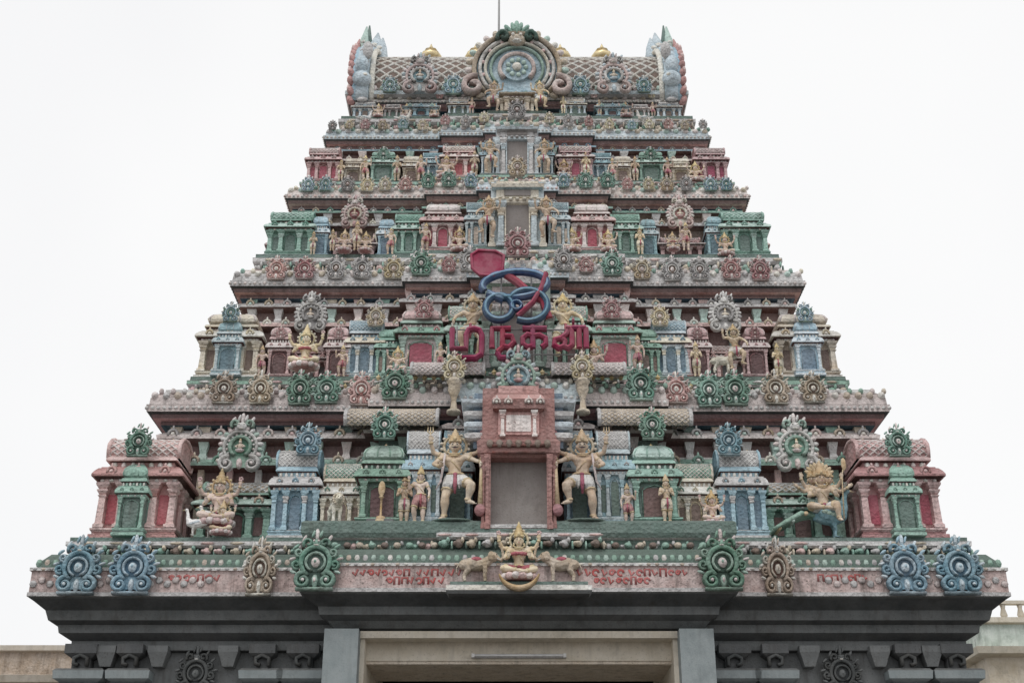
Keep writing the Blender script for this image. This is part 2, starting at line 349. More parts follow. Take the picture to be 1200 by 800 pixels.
for i,t in enumerate(T):
    k=KK[i]
    mb=MB()
    wallF=t['cF']+.30*k+.05; wallHW=t['cHW']-.30*k-.05
    def f(mb,x0,x1,y0,y1,e,j):
        box(mb,x0,x1,y0,y1,t['z0']-.25,t['zb']+.1+e,core[i][0 if j!=1 else 1])
        if i<4:
            hh=t['zb']-t['z0']
            for q,(fz,c_,u_) in enumerate(((.60,('green','pink','grey','lpink')[i],'lcream'),(.80,('lpink','grey','green','blue')[i],'grey'))):
                z=t['z0']+fz*hh
                rstack(mb,x0,x1,y0,y1,[(.0,z+e),(.10*k,z+.03*k),(.20*k,z+.05*k),(.21*k,z+.10*k),(.12*k,z+.17*k),(.05*k,z+.19*k),(.05*k,z+.22*k),(0,z+.24*k+e)],[core[i][0],'maroon',c_,c_,u_,'grey',u_])
                n=int((x1-x0)/(.30*k+.05))
                for r in range(n+1):
                    x=x0+.03+r*(x1-x0-.06)/n
                    if j==0 and abs(x)<t['cHW']*MIDF: continue
                    kudu(mb,x,y0-.18*k,z+.12*k,.075*k+.01,R.choice([c_,u_,'grey','tan']),R.choice(['lcream','pink','lgreen']))
    steps(mb,wallF,wallHW,k,f)
    n=int(wallHW*2/ .42); zz=t['zb']-.02
    for q in range(n+1):
        x=-wallHW+.05+q*(2*wallHW-.1)/n
        y=wallF-(0 if abs(x)>wallHW*MIDF else .22*k)-.03
        pil(mb,x,y,t['z0'],zz,.10,R.choice(['dgreen','grey','pink','blue','tan','grey','green']),R.choice(['grey','lpink','lgreen']))
    for sx in (-1,1):
        for q in range(12):
            y=wallF+.2+q*(2*YC-2*wallF-.4)/11
            pil(mb,sx*(wallHW+.03),y,t['z0'],zz,.10,'grey','pink')
    put(mb.mesh('tier_wall'),'tier_wall',parent=G)
    # cornice
    mb=MB(); H=t['zt']-t['zb']; a,b=ccol[i]
    def f(mb,x0,x1,y0,y1,e,j):
        zb,zt=t['zb']-e,t['zt']+e; A=a if j<2 else 'lblue'; u=.3*k
        rstack(mb,x0,x1,y0,y1,[(-u-.06,zb-.16),(-u*.6,zb-.15),(-u*.6,zb-.09),(-u*.25,zb-.08),(-u*.2,zb-.02),(0,zb)],['dblue','maroon','pink','maroon','char'])
        rstack(mb,x0,x1,y0,y1,[(0,zb),(.01,zb+.25*H),(-.02,zb+.28*H),(-.03,zb+.55*H),(-.10*k-.03,zb+.82*H),(-.16*k-.03,zb+.86*H),(-.16*k-.03,zt)],[A,'grey',A,A,b,b])
        n=int((x1-x0)/.17)
        for q in range(n):
            x=x0+(q+.5)*(x1-x0)/n
            if j==0 and abs(x)<t['cHW']*MIDF: continue
            m=R.choice(['lcream','lpink','grey','tan','lgreen'])
            ell(mb,(x,y0+.03,zb+.62*H),(.055,.05,.10*H+.02),m,6,4)
            ell(mb,(x+.07,y0+.08*k+.03,zb+.86*H),(.04,.05,.07*H+.02),R.choice(['lgrey','green','lpink','cream']),6,4)
    steps(mb,t['cF'],t['cHW'],k,f)
    s=.085*(.6+.4*k); n=int(2*t['cHW']/s)
    for q in range(n+1):
        x=-t['cHW']+q*2*t['cHW']/n; y=t['cF']-proj(i,x*t['HW']/t['cHW'])
        ell(mb,(x,y-.0,t['zb']+.13*H),(s*.4,.03,s*.36),b if q%2 else 'grey',6,4)
    for sx in (-1,1):
        for q in range(60):
            y=t['cF']+q*(2*YC-2*t['cF'])/59
            ell(mb,(sx*t['cHW'],y,t['zb']+.13*H),(.03,s*.4,s*.36),b,6,4)
    mb.jit(.003); put(mb.mesh('tier_cornice'),'tier_cornice',parent=G)
    # plinth under the pavilions
    mb=MB(); zp=6.10 if i==0 else T[i-1]['zt']-.03
    def f(mb,x0,x1,y0,y1,e,j):
        z0=t['z0']+e; hh=z0-zp
        rstack(mb,x0,x1,y0,y1,[(-.10*k,zp),(-.10*k,zp+.45*hh),(-.02,zp+.5*hh),(.02,zp+.6*hh),(.02,zp+.78*hh),(-.02,zp+.82*hh),(-.02,z0)],['dgreen' if i!=2 else 'grey','dgreen','grey','green' if i%2 else 'grey','grey','dgreen'])
    steps(mb,t['F']-.08,t['HW']+.08,k,f)
    s=.20*(.5+.5*k); n=int(2*t['HW']/s); hh=t['z0']-zp
    for q in range(n+1):
        x=-t['HW']+q*2*t['HW']/n+R.uniform(-.02,.02); y=t['F']-.08-proj(i,x)
        m=R.choice(['tan','brown','pink','green','tan','grey','green'])
        ell(mb,(x,y,zp+.32*hh),(s*.30,.08*k,hh*R.uniform(.13,.22)),m,7,5)
        ell(mb,(x+s*.25,y-.03,zp+.45*hh),(s*.13,.07*k,hh*.14),R.choice(['tan','grey','green']),6,4)
        ell(mb,(x-s*.25,y-.03,zp+.30*hh),(s*.15,.07*k,hh*.10),m,6,4)
        ell(mb,(x+s*.5,y,zp+.25*hh),(s*.10,.06*k,hh*.2),R.choice(['dgreen','green','tan']),6,4)
        if q%2: ell(mb,(x,y-.03,zp+.69*hh),(s*.5,.02,hh*.06),R.choice(['tan','pink','lgrey']),6,4)
    mb.jit(.004); put(mb.mesh('tier_plinth'),'tier_plinth',parent=G)

def K(i,dx,w,h,*c,yo=0,zo=0,both=True,**kw):
    t=T[i]; u=t['u']; W=w*u; d=max(.35,W*.75) if W>.5 else .4
    me=KM(round(W,3),h,round(d,3),*c,**kw)
    for s in ((-1,1) if both else (1,)):
        x=s*dx*u
        put(me,'pavilion',(x,t['F']-proj(i,x)+yo,t['z0']+zo),parent=G,mx=(s<0))
def NS(i,kind,dx,z,r,y=None,yo=0,both=True):
    t=T[i]; u=t['u']
    for s in ((-1,1) if both else (1,)):
        x=s*dx*u; put(NM(kind),'gable_ornament',(x,(y if y else t['F']-proj(i,x))+yo,z),r,parent=G)
# tier 1
K(0,446,98,1.62,'rose','pink','rose','pink','crimson',rc='lpink')
K(0,448,36,1.10,'dgreen','green','green','green','dgreen',yo=-.16,style='dome',np_=2)
NS(0,'green',448,7.74,.15,yo=-.14)
K(0,336,92,1.02,'dgreen','green','lgreen','tan','maroon',yo=.28,rc='lgrey')
NS(0,'halo',334,7.78,.27,yo=.22)
K(0,262,58,1.42,'blue','blue','grey','grey','dblue',yo=.05,rc='lgrey')
NS(0,'blue',250,7.80,.15,yo=-.02)
K(0,208,52,1.22,'tan','cream','lcream','green','brown',yo=.1)
K(0,158,60,1.28,'dgreen','green','green','lgreen','maroon',yo=.02,zo=.12,style='dome',np_=2)
NS(0,'green',158,7.96,.15,yo=0)
K(0,112,44,1.50,'blue','lblue','blue','grey','dgreen',yo=.05,zo=.12,rc='lgrey')
K(0,72,38,1.62,'dblue','blue','lblue','blue','dgreen',yo=.50,zo=.12,rc='lgrey',np_=2)
# tier 2
K(1,338,74,1.25,'tan','cream','lcream','cream','brown',rc='lpink',style='dome')
K(1,338,34,1.00,'blue','lblue','lblue','blue','dblue',yo=-.12,style='dome',np_=2)
NS(1,'lblue',338,10.26,.11,yo=-.12)
K(1,246,50,.72,'maroon','pink','lpink','pink','black',yo=.18)
NS(1,'halog',246,10.30,.22,yo=.05)
for dx in (212,280): K(1,dx,30,.98,'maroon','pink','lpink','pink','maroon',yo=.05,style='dome',ns='pink',np_=2)
K(1,180,44,1.12,'blue','lblue','cream','blue','dblue',yo=.05,rc='lblue')
NS(1,'cream',168,10.25,.12,yo=-.02)
K(1,150,34,.92,'dgreen','green','green','green','brown',yo=.0,style='dome')
K(1,113,58,1.22,'lpink','lgreen','green','pink','crimson',yo=0,rc='lpink',style='dome',np_=2)
NS(1,'pink',110,10.28,.12,yo=-.05)
K(1,62,44,1.25,'dgreen','green','lgreen','lpink','maroon',yo=.10)
# tier 3
K(2,266,56,.98,'green','green','lgreen','green','dgreen',rc='lgreen')
K(2,232,22,.88,'blue','blue','lblue','blue','dblue',yo=.06,style='dome',np_=2)
K(2,192,52,.50,'maroon','pink','lpink','pink','maroon',yo=.12)
NS(2,'halop',192,12.50,.20,yo=.05)
K(2,154,22,.82,'blue','blue','lblue','blue','dblue',yo=.06,style='dome',np_=2)
K(2,127,38,.92,'dgreen','green','lgreen','green','dgreen',rc='green')
K(2,87,50,1.05,'rose','lpink','pink','lpink','crimson',rc='lcream',style='dome')
K(2,48,26,1.02,'dblue','lblue','lblue','blue','tan',yo=.03)
# tier 4
K(3,227,40,.84,'rose','pink','pink','lpink','crimson',rc='lpink')
K(3,192,26,.62,'tan','cream','cream','cream','brown',yo=.06,style='dome',np_=2)
K(3,157,34,.74,'dgreen','green','lgreen','green','dgreen',style='dome',ns='green',np_=2)
K(3,124,24,.66,'tan','cream','lcream','cream','brown',yo=.05,style='dome',np_=2)
K(3,99,26,.72,'dblue','lblue','blue','blue','dblue')
K(3,68,42,.80,'rose','pink','lpink','pink','crimson',rc='lcream')
K(3,34,18,.80,'dblue','lblue','blue','grey','tan',yo=.03,np_=2)
# tier 5 (neck)
K(4,178,30,.42,'dblue','lblue','lcream','grey','brown',style='dome')
K(4,112,40,.36,'dblue','blue','lblue','lgreen','maroon',yo=-.04)
K(4,68,26,.42,'brown','lblue','cream','lpink','dgreen')
K(4,145,22,.36,'brown','grey','lpink','grey','dgreen',style='dome')
# side faces
for i,t in enumerate(T[:4]):
    c=[('rose','pink','rose','pink','crimson'),('tan','cream','cream','lcream','brown'),('green','green','green','green','dgreen'),('rose','pink','pink','lpink','crimson')][i]
    c2=[('blue','blue','grey','grey','dblue'),('lpink','pink','green','pink','crimson'),('rose','lpink','pink','lpink','crimson'),('dgreen','green','green','green','dgreen')][i]
    h=[1.5,1.2,.95,.8][i]; W=[1.1,.95,.78,.6][i]
    n=5
    for s in (-1,1):
        for q in range(1,n+1):
            y=t['F']+W*.3+q*(2*(YC-t['F'])-W*.6)/n
            put(KM(W,h,round(W*.6,3),*(c2 if q%2 else c)),'pavilion',(s*t['HW'],y-W*.3,t['z0']),rz=s*math.pi/2,parent=G)

# ---------------- central bays
def bay(i,hw,zt,ow,oz,frame,trim,panel,top,yo=0,rec=.0):
    t=T[i]; mb=MB(); F=t['F']-.40*KK[i]+yo; z0=t['z0']
    if rec:
        for s in (-1,1): box(mb,*sorted((s*ow,s*hw)),F,F+.6,z0,oz,frame)
        box(mb,-hw+.001,hw-.001,F+.001,F+.6,oz,zt-.02,frame)
        box(mb,-ow,ow,F+rec,F+.55,z0,oz+.01,panel)
    else:
        box(mb,-hw,hw,F,F+.5,z0,zt,frame); box(mb,-ow,ow,F-.012,F+.02,z0+.02,oz,panel)
    for s in (-1,1):
        pil(mb,s*(ow+(hw-ow)*.3),F-.05,z0,oz+.02,(hw-ow)*.4,frame,trim)
        pil(mb,s*(hw-.02),F-.01,z0,oz+.02,(hw-ow)*.35,trim,frame)
        box(mb,s*ow-.012,s*ow+.012,F-.06,F+.03,z0,oz,trim)
    H=zt-oz
    rstack(mb,-hw,hw,F,F+.5,[(.0,oz),(.06,oz+.05*H),(.07,oz+.2*H),(.02,oz+.25*H),(.02,oz+.3*H)],trim)
    wq=.8 if i else .56
    rstack(mb,-hw*wq,hw*wq,F-.04,F+.5,[(.0,oz+.3*H),(.0,oz+.62*H),(.07,oz+.65*H),(.09,oz+.78*H),(.03,oz+.86*H),(.0,oz+.9*H),(.0,oz+H)],[top,frame,trim,top,trim,top])
    if i: box(mb,-hw*.5,hw*.5,F-.06,F,oz+.36*H,oz+.58*H,panel)
    n=7
    for q in range(n): ell(mb,((q-3)*hw*.26,F-.09,oz+.16*H),(hw*.1,.04,H*.06),top if i else 'brown',6,4)
    if i==0:
        for s in (-1,1):
            for z,w_ in ((7.70,.10),(7.86,.12),(8.02,.14),(8.2,.2)):
                rstack(mb,*sorted((s*hw*.58,s*(hw+.20))),F+.10,F+.5,[(0,z),(w_*.4,z+.03),(w_*.5,z+.08),(0,z+.12)],'grey' if z<7.8 or 7.9<z<8.1 else 'lblue')
            box(mb,*sorted((s*hw*.5,s*(hw+.12))),F+.14,F+.5,7.6,8.42,'dblue')
            pil(mb,s*.22,F-.05,7.70,8.08,.05,'lpink','pink')
            for k in (0,1): kudu(mb,s*(.14+.16*k),F-.13,8.18,.06,'lpink','lcream')
        for z in (7.46,7.56): ribbon(mb,[(-.36,z),(.36,z)],F-.08,.02,.03,'redwood')
        for q in range(5): ribbon(mb,arc(-.12+.06*q,7.90,.02,0,300,6),F-.045,.006,.006,'redwood')
        box(mb,-.17,.17,F-.05,F-.03,7.78,8.02,'lpink')
    mb.jit(.0025); put(mb.mesh('central_bay'),'central_bay',parent=G); return F
bay(0,.50,8.46,.39,7.42,'redwood','redwood','panel','rose',rec=.20)
bay(1,.50,10.9,.24,10.1,'lgreen','grey','panel','lpink')
bay(2,.44,12.95,.20,12.50,'lblue','cream','panel','cream')
bay(3,.36,14.48,.19,14.18,'grey','lblue','panel','grey',yo=.05)
bay(4,.30,15.56,.15,15.4,'tan','cream','brown','lcream')
NS(0,'haloc',0,8.78,.27,y=16.94,both=False)
NS(1,'pink',0,11.50,.17,y=17.9,both=False)
NS(2,'cream',0,13.35,.13,y=18.55,both=False)
NS(3,'grey',0,14.9,.13,y=19.1,both=False)
def CN(i,lst,zc,r0):
    t=T[i]; 
    for kind,dx,r in lst:
        for s in (-1,1):
            x=s*dx*t['u']; y=t['cF']-proj(i,x*t['HW']/t['cHW'])-.03; a=r*r0*R.uniform(.93,1.05)
            put(NM(kind),'gable_ornament',(x+R.uniform(-.02,.02),y,zc+R.uniform(-.015,.015)),(a*R.uniform(.9,1.05),a,a),parent=G)
CN(0,[('tan',368,1),('tan',322,1),('green',272,1.05),('green',238,1.05),('pink',197,1),('green',152,1.1)],8.80,.165)
CN(1,[('pink',296,1),('pink',262,1),('grey',222,1),('grey',190,1),('cream',152,1),('green',116,1.1),('pink',84,.8),('grey',56,1)],11.24,.14)
CN(2,[('lblue',252,1),('lblue',232,1),('grey',205,1),('cream',180,1),('cream',158,.9),('pink',134,.9),('green',108,1.1),('green',82,1.1),('lblue',55,1)],13.22,.10)
CN(3,[('grey',222,.9),('cream',202,.9),('pink',182,1),('cream',160,1),('lblue',138,1),('cream',112,1),('pink',86,1),('grey',60,1.1),('cream',38,1)],14.78,.075)
CN(4,[('lblue',190,1),('cream',160,1),('pink',90,1),('cream',45,1)],15.70,.06)
mb=MB()
for s in (-1,1):
    # slim vase pedestal carrying a cream ornament
    lathe(mb,s*.92,16.96,8.24,[(.10,0),(.10,.04),(.05,.07),(.035,.2),(.05,.26),(.09,.36),(.085,.44),(.11,.48),(.11,.52)],'tan',10)
    mb.merge(N_(*NSC['cream']),TR(s*.92,16.92,8.94,.14))
for (i,x0,x1,y,z,s) in ((0,1.1,2.05,17.30,8.90,.05),(0,.35,.8,17.1,8.9,.05),(1,.3,1.6,18.2,11.33,.04),(2,.3,1.4,18.8,13.25,.035),(0,2.4,2.9,17.55,8.88,.04)):
    n=int((x1-x0)/.13)
    for q in range(n+1):
        for sg in (-1,1): finial(mb,sg*(x0+q*(x1-x0)/n),y,z,s,'gold')
put(mb.mesh('urn_row'),'urn_row',parent=G)
mb=MB()
for s in (-1,1):
    a,b=sorted((s*1.15,s*2.45)); barrel(mb,a,b,17.35,8.18,.42,.22,-30,150,'grey','tan',.09,.014,10,'grey')
    a,b=sorted((s*.5,s*1.55)); barrel(mb,a,b,17.35,8.98,.30,.17,-30,150,'grey','lpink',.08,.012,8,'grey')
put(mb.mesh('scaled_vault'),'scaled_vault',parent=G)

# ---------------- roof
mb=MB()
rstack(mb,-3.0,3.0,19.95,2*YC-19.95,[(.15,15.66),(.2,15.7),(.2,15.78),(.05,15.82),(.05,15.9),(-.1,15.92)],['grey','lblue','lpink','grey','lblue'])
barrel(mb,-2.85,2.85,YC,16.03,1.46,1.24,-8,188,'brown','lcream',.26,.03,26,'lblue')
for q in range(40):
    ell(mb,(-2.8+q*5.6/39,19.80,15.86),(.055,.05,.07),'lpink' if q%2 else 'lgreen',6,4)
put(mb.mesh('vaulted_roof'),'vaulted_roof',parent=G)
mb=MB()
for s in (-1,1):
    P=[(YC-1.58*math.cos(rad(a)),16.05+1.36*math.sin(rad(a))) for a in range(-20,201,8)]
    x0,x1=s*2.74,s*3.00
    n=len(P); vs=[(x0,y,z) for y,z in P]+[(x1,y,z) for y,z in P]
    mb.add(vs,[(k,k+1,k+1+n,k+n) for k in range(n-1)]+[tuple(range(n)),tuple(range(n,2*n))],'lblue')
    tube(mb,[(s*2.89,y,z) for y,z in P],.14,'lblue',9)
    tube(mb,[(s*2.71,y,z) for y,z in P],.055,'lcream',7)
    tube(mb,[(s*3.01,y,z) for y,z in P],.09,'blue',7)
    for k,(y,z) in enumerate(P):
        dy,dz=(y-YC),(z-16.05); l=math.hypot(dy,dz); dy/=l;dz/=l
        ell(mb,(s*3.09,y+dy*.02,z+dz*.02),(.075,.09,.12),'rose',6,5,rot=Matrix.Rotation(s*rad(25),3,'Y'))
        if k%2: ell(mb,(s*3.13,y+dy*.05,z+dz*.05+.05),(.04,.05,.08),'pink',6,4)
        if k%2==0: ell(mb,(s*2.87,y+dy*.12,z+dz*.12),(.11,.05,.05),'grey',6,4)
    for dy,hh,m,ox,ln,w_ in ((-.62,.72,'lblue',2.70,-.02,.14),(-.50,.94,'lblue',2.80,.00,.17),(-.55,.84,'blue',2.94,.10,.13),(-.62,1.0,'lgreen',3.00,.02,.10),(-.50,1.12,'dgreen',3.06,-.10,.08),(-.66,.66,'rose',3.10,.05,.08),(-.2,.95,'grey',2.84,-.08,.13),(0,1.0,'lblue',2.96,0,.16)):
        zb=16.95
        tube(mb,[(s*ox,YC+dy,zb),(s*(ox+ln*.5),YC+dy,zb+.35*hh),(s*(ox+ln*1.1),YC+dy-.02,zb+.7*hh),(s*(ox+ln*.8-.03),YC+dy-.05,zb+hh)],[w_,w_*1.1,w_*.8,.015],m,7)
        for q in range(3): ell(mb,(s*(ox+ln*.5+.02),YC+dy-w_*.9,zb+hh*(.2+.2*q)),(w_*.45,.03,w_*.35),'lcream' if m!='rose' else 'pink',6,4)
    ell(mb,(s*2.88,19.62,15.95),(.18,.13,.18),'lblue'); ell(mb,(s*2.9,19.62,16.28),(.13,.11,.2),'lblue')
    ell(mb,(s*2.82,19.55,15.98),(.06,.06,.05),'lcream'); ell(mb,(s*2.80,19.62,16.6),(.10,.1,.2),'grey')
put(mb.mesh('roof_gable_end'),'roof_gable_end',parent=G)
mb=MB()
AZ=16.20
poly(mb,arc(0,AZ,.80,-42,222,24),19.80,19.68,'lblue')
for r_,w_,d_,m,y in ((.80,.05,.14,'tan',19.70),(.69,.04,.10,'lgrey',19.68),(.59,.035,.10,'lcream',19.68),(.49,.03,.08,'lgreen',19.68),(.32,.045,.12,'lpink',19.68)):
    ribbon(mb,arc(0,AZ,r_,-42,222,26),y,w_,d_,m)
poly(mb,arc(0,AZ,.28,0,340,16),19.69,19.62,'lblue')
for k in range(9):
    a=rad(40*k); ell(mb,(.17*math.cos(a),19.60,AZ+.17*math.sin(a)),(.05,.04,.05),'lgreen',6,4)
ell(mb,(0,19.58,AZ),(.09,.07,.09),'lcream')
for k in range(21):
    a=-40+13*k; x,z=.89*math.cos(rad(a)),AZ+.89*math.sin(rad(a))
    ell(mb,(x,19.68,z),(.07,.07,.09),('tan','lpink','lcream','lgreen')[k%4],6,5,rot=Matrix.Rotation(rad(90-a),3,'Y'))
    if k%2==0: ell(mb,(.64*math.cos(rad(a)),19.62,AZ+.64*math.sin(rad(a))),(.04,.03,.04),'pink',6,4)
ell(mb,(0,19.6,16.80),(.17,.16,.12),'tan'); ell(mb,(0,19.5,16.73),(.10,.07,.04),'lcream',6,4)
for s in (-1,1):
    ell(mb,(s*.07,19.46,16.85),(.035,.03,.035),'lcream',6,4)
    ribbon(mb,[(s*x,z) for x,z in spiral(.80,15.76,.22,.04,110,-330,18)],19.62,.06,.14,'lpink')
    ribbon(mb,[(s*x,z) for x,z in spiral(.25,16.88,.13,.03,-40,330,14)],19.62,.045,.12,'dgreen')
    for a,L_ in ((75,.18),(50,.17),(22,.15),(0,.13)):
        ell(mb,(s*.25*math.cos(rad(a)),19.6,16.95+.17*math.sin(rad(a))),(.05,.06,L_*.7),'green' if a>40 else 'dgreen',6,5,rot=Matrix.Rotation(s*rad(90-a),3,'Y'))
ell(mb,(0,19.6,17.12),(.06,.07,.16),'green',6,5)
put(mb.mesh('roof_arch'),'roof_arch',parent=G)
for s in (-1,1):
    put(NM('haloroof'),'gable_ornament',(s*1.80,19.62,15.98),.29,parent=G)
    put(NM('lblue'),'gable_ornament',(s*1.18,19.66,15.84),.15,parent=G)
    put(NM('lblue'),'gable_ornament',(s*2.36,19.66,15.84),.12,parent=G)
mb=MB()
for x in (-1.72,-.82,0,.88,1.72): finial(mb,x,YC-.3,17.24,.30,'kalasha')
put(mb.mesh('kalasha_finials'),'kalasha_finials',parent=G)
mb=MB(); tube(mb,[(0,0,0),(0,0,1.6),(0,0,4.2)],[.03,.025,.016],'steel',6)
for k in range(4): tube(mb,[(0,0,3.9),(.12*math.cos(k*1.57),.12*math.sin(k*1.57),4.15)],.006,'steel',4)
put(mb.mesh('lightning_rod'),'lightning_rod',(-.36,YC,17.1))

# ---------------- base cornice + storey
mb=MB()
Fb,HWb,zb,zt=16.5,6.4,5.52,6.12
for j,(hw,p) in enumerate(((HWb,0),(2.82,.24))):
    e=.004*j; y0=Fb-p; y1=2*YC-y0
    rstack(mb,-hw,hw,y0,y1,[(-.62,zb-.62-e),(-.50,zb-.60),(-.50,zb-.48),(-.36,zb-.40),(-.34,zb-.30),(-.24,zb-.26),(-.20,zb-.14),(-.04,zb-.02)] if j==0 else
     [(-.50,zb-.40),(-.42,zb-.38),(-.34,zb-.30),(-.24,zb-.24),(-.22,zb-.14),(-.04,zb-.02)],['char','dgrey','char','dgrey','char','dgrey','char'] if j==0 else ['char','dgrey','char','dgrey','char'])
    rstack(mb,-hw,hw,y0,y1,[(-.04,zb-.02),(0,zb),(.0,zb+.05),(-.015,zb+.055),(-.015,zb+.33),(.01,zb+.335),(.01,zb+.375),(-.08,zb+.40),(-.10,zb+.5),(-.18,zt+e)],['dgrey','grey','grey','band','band','lgrey','grey','dgreen','dgreen'])
    n=int(hw*2/.11)
    for q in range(n+1):
        x=-hw+.06+q*(2*hw-.12)/n
        if j==0 and abs(x)<2.82: continue
        ell(mb,(x,y0+.12,zb+.46),(.05,.05,.06),R.choice(['green','lgreen','tan','lcream','green','grey']),6,4)
        ell(mb,(x,y0-.005,zb+.355),(.035,.02,.022),R.choice(['tan','lcream','grey']),6,4)
        if j==0 and abs(x)>4: ell(mb,(x,y0+.005,zb+.16+.05*(q%2)),(.05,.018,.05),R.choice(['band','band','grey']),6,4)
put(mb.mesh('base_cornice'),'base_cornice',parent=G)
for kind,dx,r in (('blue',5.75,.245),('blue',5.04,.245),('green',2.62,.25)):
    for s in (-1,1):
        y=Fb-.04-(.24 if dx<2.8 else 0); put(NM(kind),'gable_ornament',(s*dx,y,zb+.36),(r,r*1.1,r*.98),parent=G)
for s in (-1,1): put(NM('tan'),'gable_ornament',(s*3.38,Fb-.04,zb+.34),(.17,.24,.24),parent=G)
mb=MB()
for s in (-1,1):
    for (a,b,zc) in ((.78,1.35,5.77),(1.45,2.2,5.77),(1.0,1.7,5.665),(3.95,4.55,5.76)):
        x=a; yy=16.26+.014 if a<2.8 else 16.514
        while x<b:
            w=R.uniform(.07,.10); h=R.uniform(.075,.10); g=R.randint(0,3)
            pts=[arc(x,zc,w*.4,0,300,7),[(x-w*.4,zc-h*.5),(x-w*.4,zc+h*.5),(x+w*.4,zc+h*.5),(x+w*.4,zc-h*.5)],spiral(x,zc,w*.45,.012,0,420,9),[(x-w*.3,zc+h*.5),(x,zc-h*.4),(x+w*.4,zc+h*.1)]][g]
            ribbon(mb,[(s*px,pz) for px,pz in pts],yy,.016,.006,'redtext'); x+=w+.012
put(mb.mesh('painted_inscription'),'painted_inscription',parent=G)
mb=MB()
for s in (-1,1):
    a,b=sorted((s*.50,s*2.86))
    rstack(mb,a,b,16.50,17.3,[(-.06,6.14),(-.06,6.28),(.0,6.30),(.03,6.36),(.03,6.50),(.0,6.53)],['dgreen','grey','dgreen','dgreen','dgreen'])
    for q in range(14):
        x=s*(.62+q*.165); ell(mb,(x,16.52,6.2),(.055,.06,.045),('tan','brown','green')[q%3],6,4)
rstack(mb,-.50,.50,16.5,17.2,[(0,6.13),(0,6.42),(.01,6.43),(.01,6.48)],['dgreen','redwood','grey'])
rstack(mb,-.93,.93,16.08,16.4,[(-.1,5.44),(-.03,5.46),(0,5.50),(0,5.56),(-.05,5.58),(-.05,5.62)],['char','dgrey','lcream','grey','dgreen'])
put(mb.mesh('statue_ledge'),'statue_ledge',parent=G)

mb=MB()
wf=17.1
for s in (-1,1):
    a,b=sorted((s*2.6,s*5.78)); box(mb,a,b,wf,25.5,0,5.0,'dgrey')
    a,b=sorted((s*2.35,s*2.6)); box(mb,a,b,wf,25.5,0,5.02,'char')
    for x,w in ((5.72,.34),(5.08,.26),(3.35,.26),(2.82,.34)):
        X=s*x
        box(mb,X-w/2,X+w/2,wf-.14,wf+.05,.6,4.45,'dgrey')
        ww=w*.5+.13
        rstack(mb,X-ww,X+ww,wf-.20,wf+.05,[(-.16,4.30),(-.04,4.42),(-.02,4.48),(-.05,4.50),(.02,4.54),(.03,4.64),(.0,4.67)],['dgrey','slate','dgrey','slate','slate','dgrey'])
        rstack(mb,X-w*.5,X+w*.5,wf-.20,wf+.05,[(-.05,4.665),(-.05,4.80),(.04,4.86),(.04,4.98)],'char')
        ribbon(mb,[(X+(u if s>0 else -u),z) for u,z in [(-.09,4.70),(-.09,4.80),(.0,4.84),(.08,4.80),(.08,4.73),(.02,4.71)]],wf-.17,.028,.08,'dgrey')
        rstack(mb,X-w/2,X+w/2,wf-.14,wf+.05,[(.12,0),(.12,.4),(.04,.45),(.08,.55),(0,.6)],'dgrey')
    for xx in (5.40,4.72,3.80):
        X=s*xx; rstack(mb,X-.07,X+.07,wf-.16,wf+.05,[(0,4.70),(.03,4.8),(.06,4.88),(.06,4.96)],'dgrey')
    a,b=sorted((s*2.65,s*5.9))
    rstack(mb,a,b,wf,25.4,[(.0,4.06),(.06,4.10),(.06,4.16),(.0,4.20)],'dgrey')
    rstack(mb,a,b,wf,25.4,[(.3,0),(.3,.35),(.2,.4),(.25,.5),(.1,.6),(.1,.8),(.0,.85)],'dgrey')
    rstack(mb,*sorted((s*3.95,s*4.5)),wf-.16,wf,[(0,4.1),(0,4.22),(-.03,4.25),(.03,4.3),(.03,4.36),(0,4.38)],'slate')
    a,b=sorted((s*2.06,s*2.50)); box(mb,a,b,16.50,25.2,0,5.10,'slate')
    a,b=sorted((s*2.00,s*2.06)); box(mb,a,b,16.75,25.2,0,5.09,'beige')
box(mb,-2.06,2.06,16.70,18.35,5.02,5.11,'beige')
box(mb,-2.00,2.00,16.98,18.30,4.78,5.02,'beige')
box(mb,-2.00,2.00,17.0,18.28,4.74,4.78,'tan')
box(mb,-2.00,2.00,24.9,25.1,0,5.0,'dgrey')
box(mb,-2.00,2.00,18.3,24.9,4.9,5.0,'dgrey')
box(mb,-5.7,5.7,17.2,25.3,5.115,5.4,'char')
put(mb.mesh('gateway_storey'),'gateway_storey',parent=G)
for s in (-1,1): put(NM('dark'),'gable_ornament',(s*4.22,wf-.08,4.62),.20,parent=G)
mb=MB(); rstack(mb,-.62,.62,16.93,16.98,[(0,4.81),(0,4.86)],'grey'); tube(mb,[(-.58,16.905,4.835),(.58,16.905,4.835)],.014,'tube',8)
for s in (-1,1): box(mb,s*.6-.02,s*.6+.02,16.89,16.93,4.81,4.86,'white')
put(mb.mesh('fluorescent_lamp'),'fluorescent_lamp')

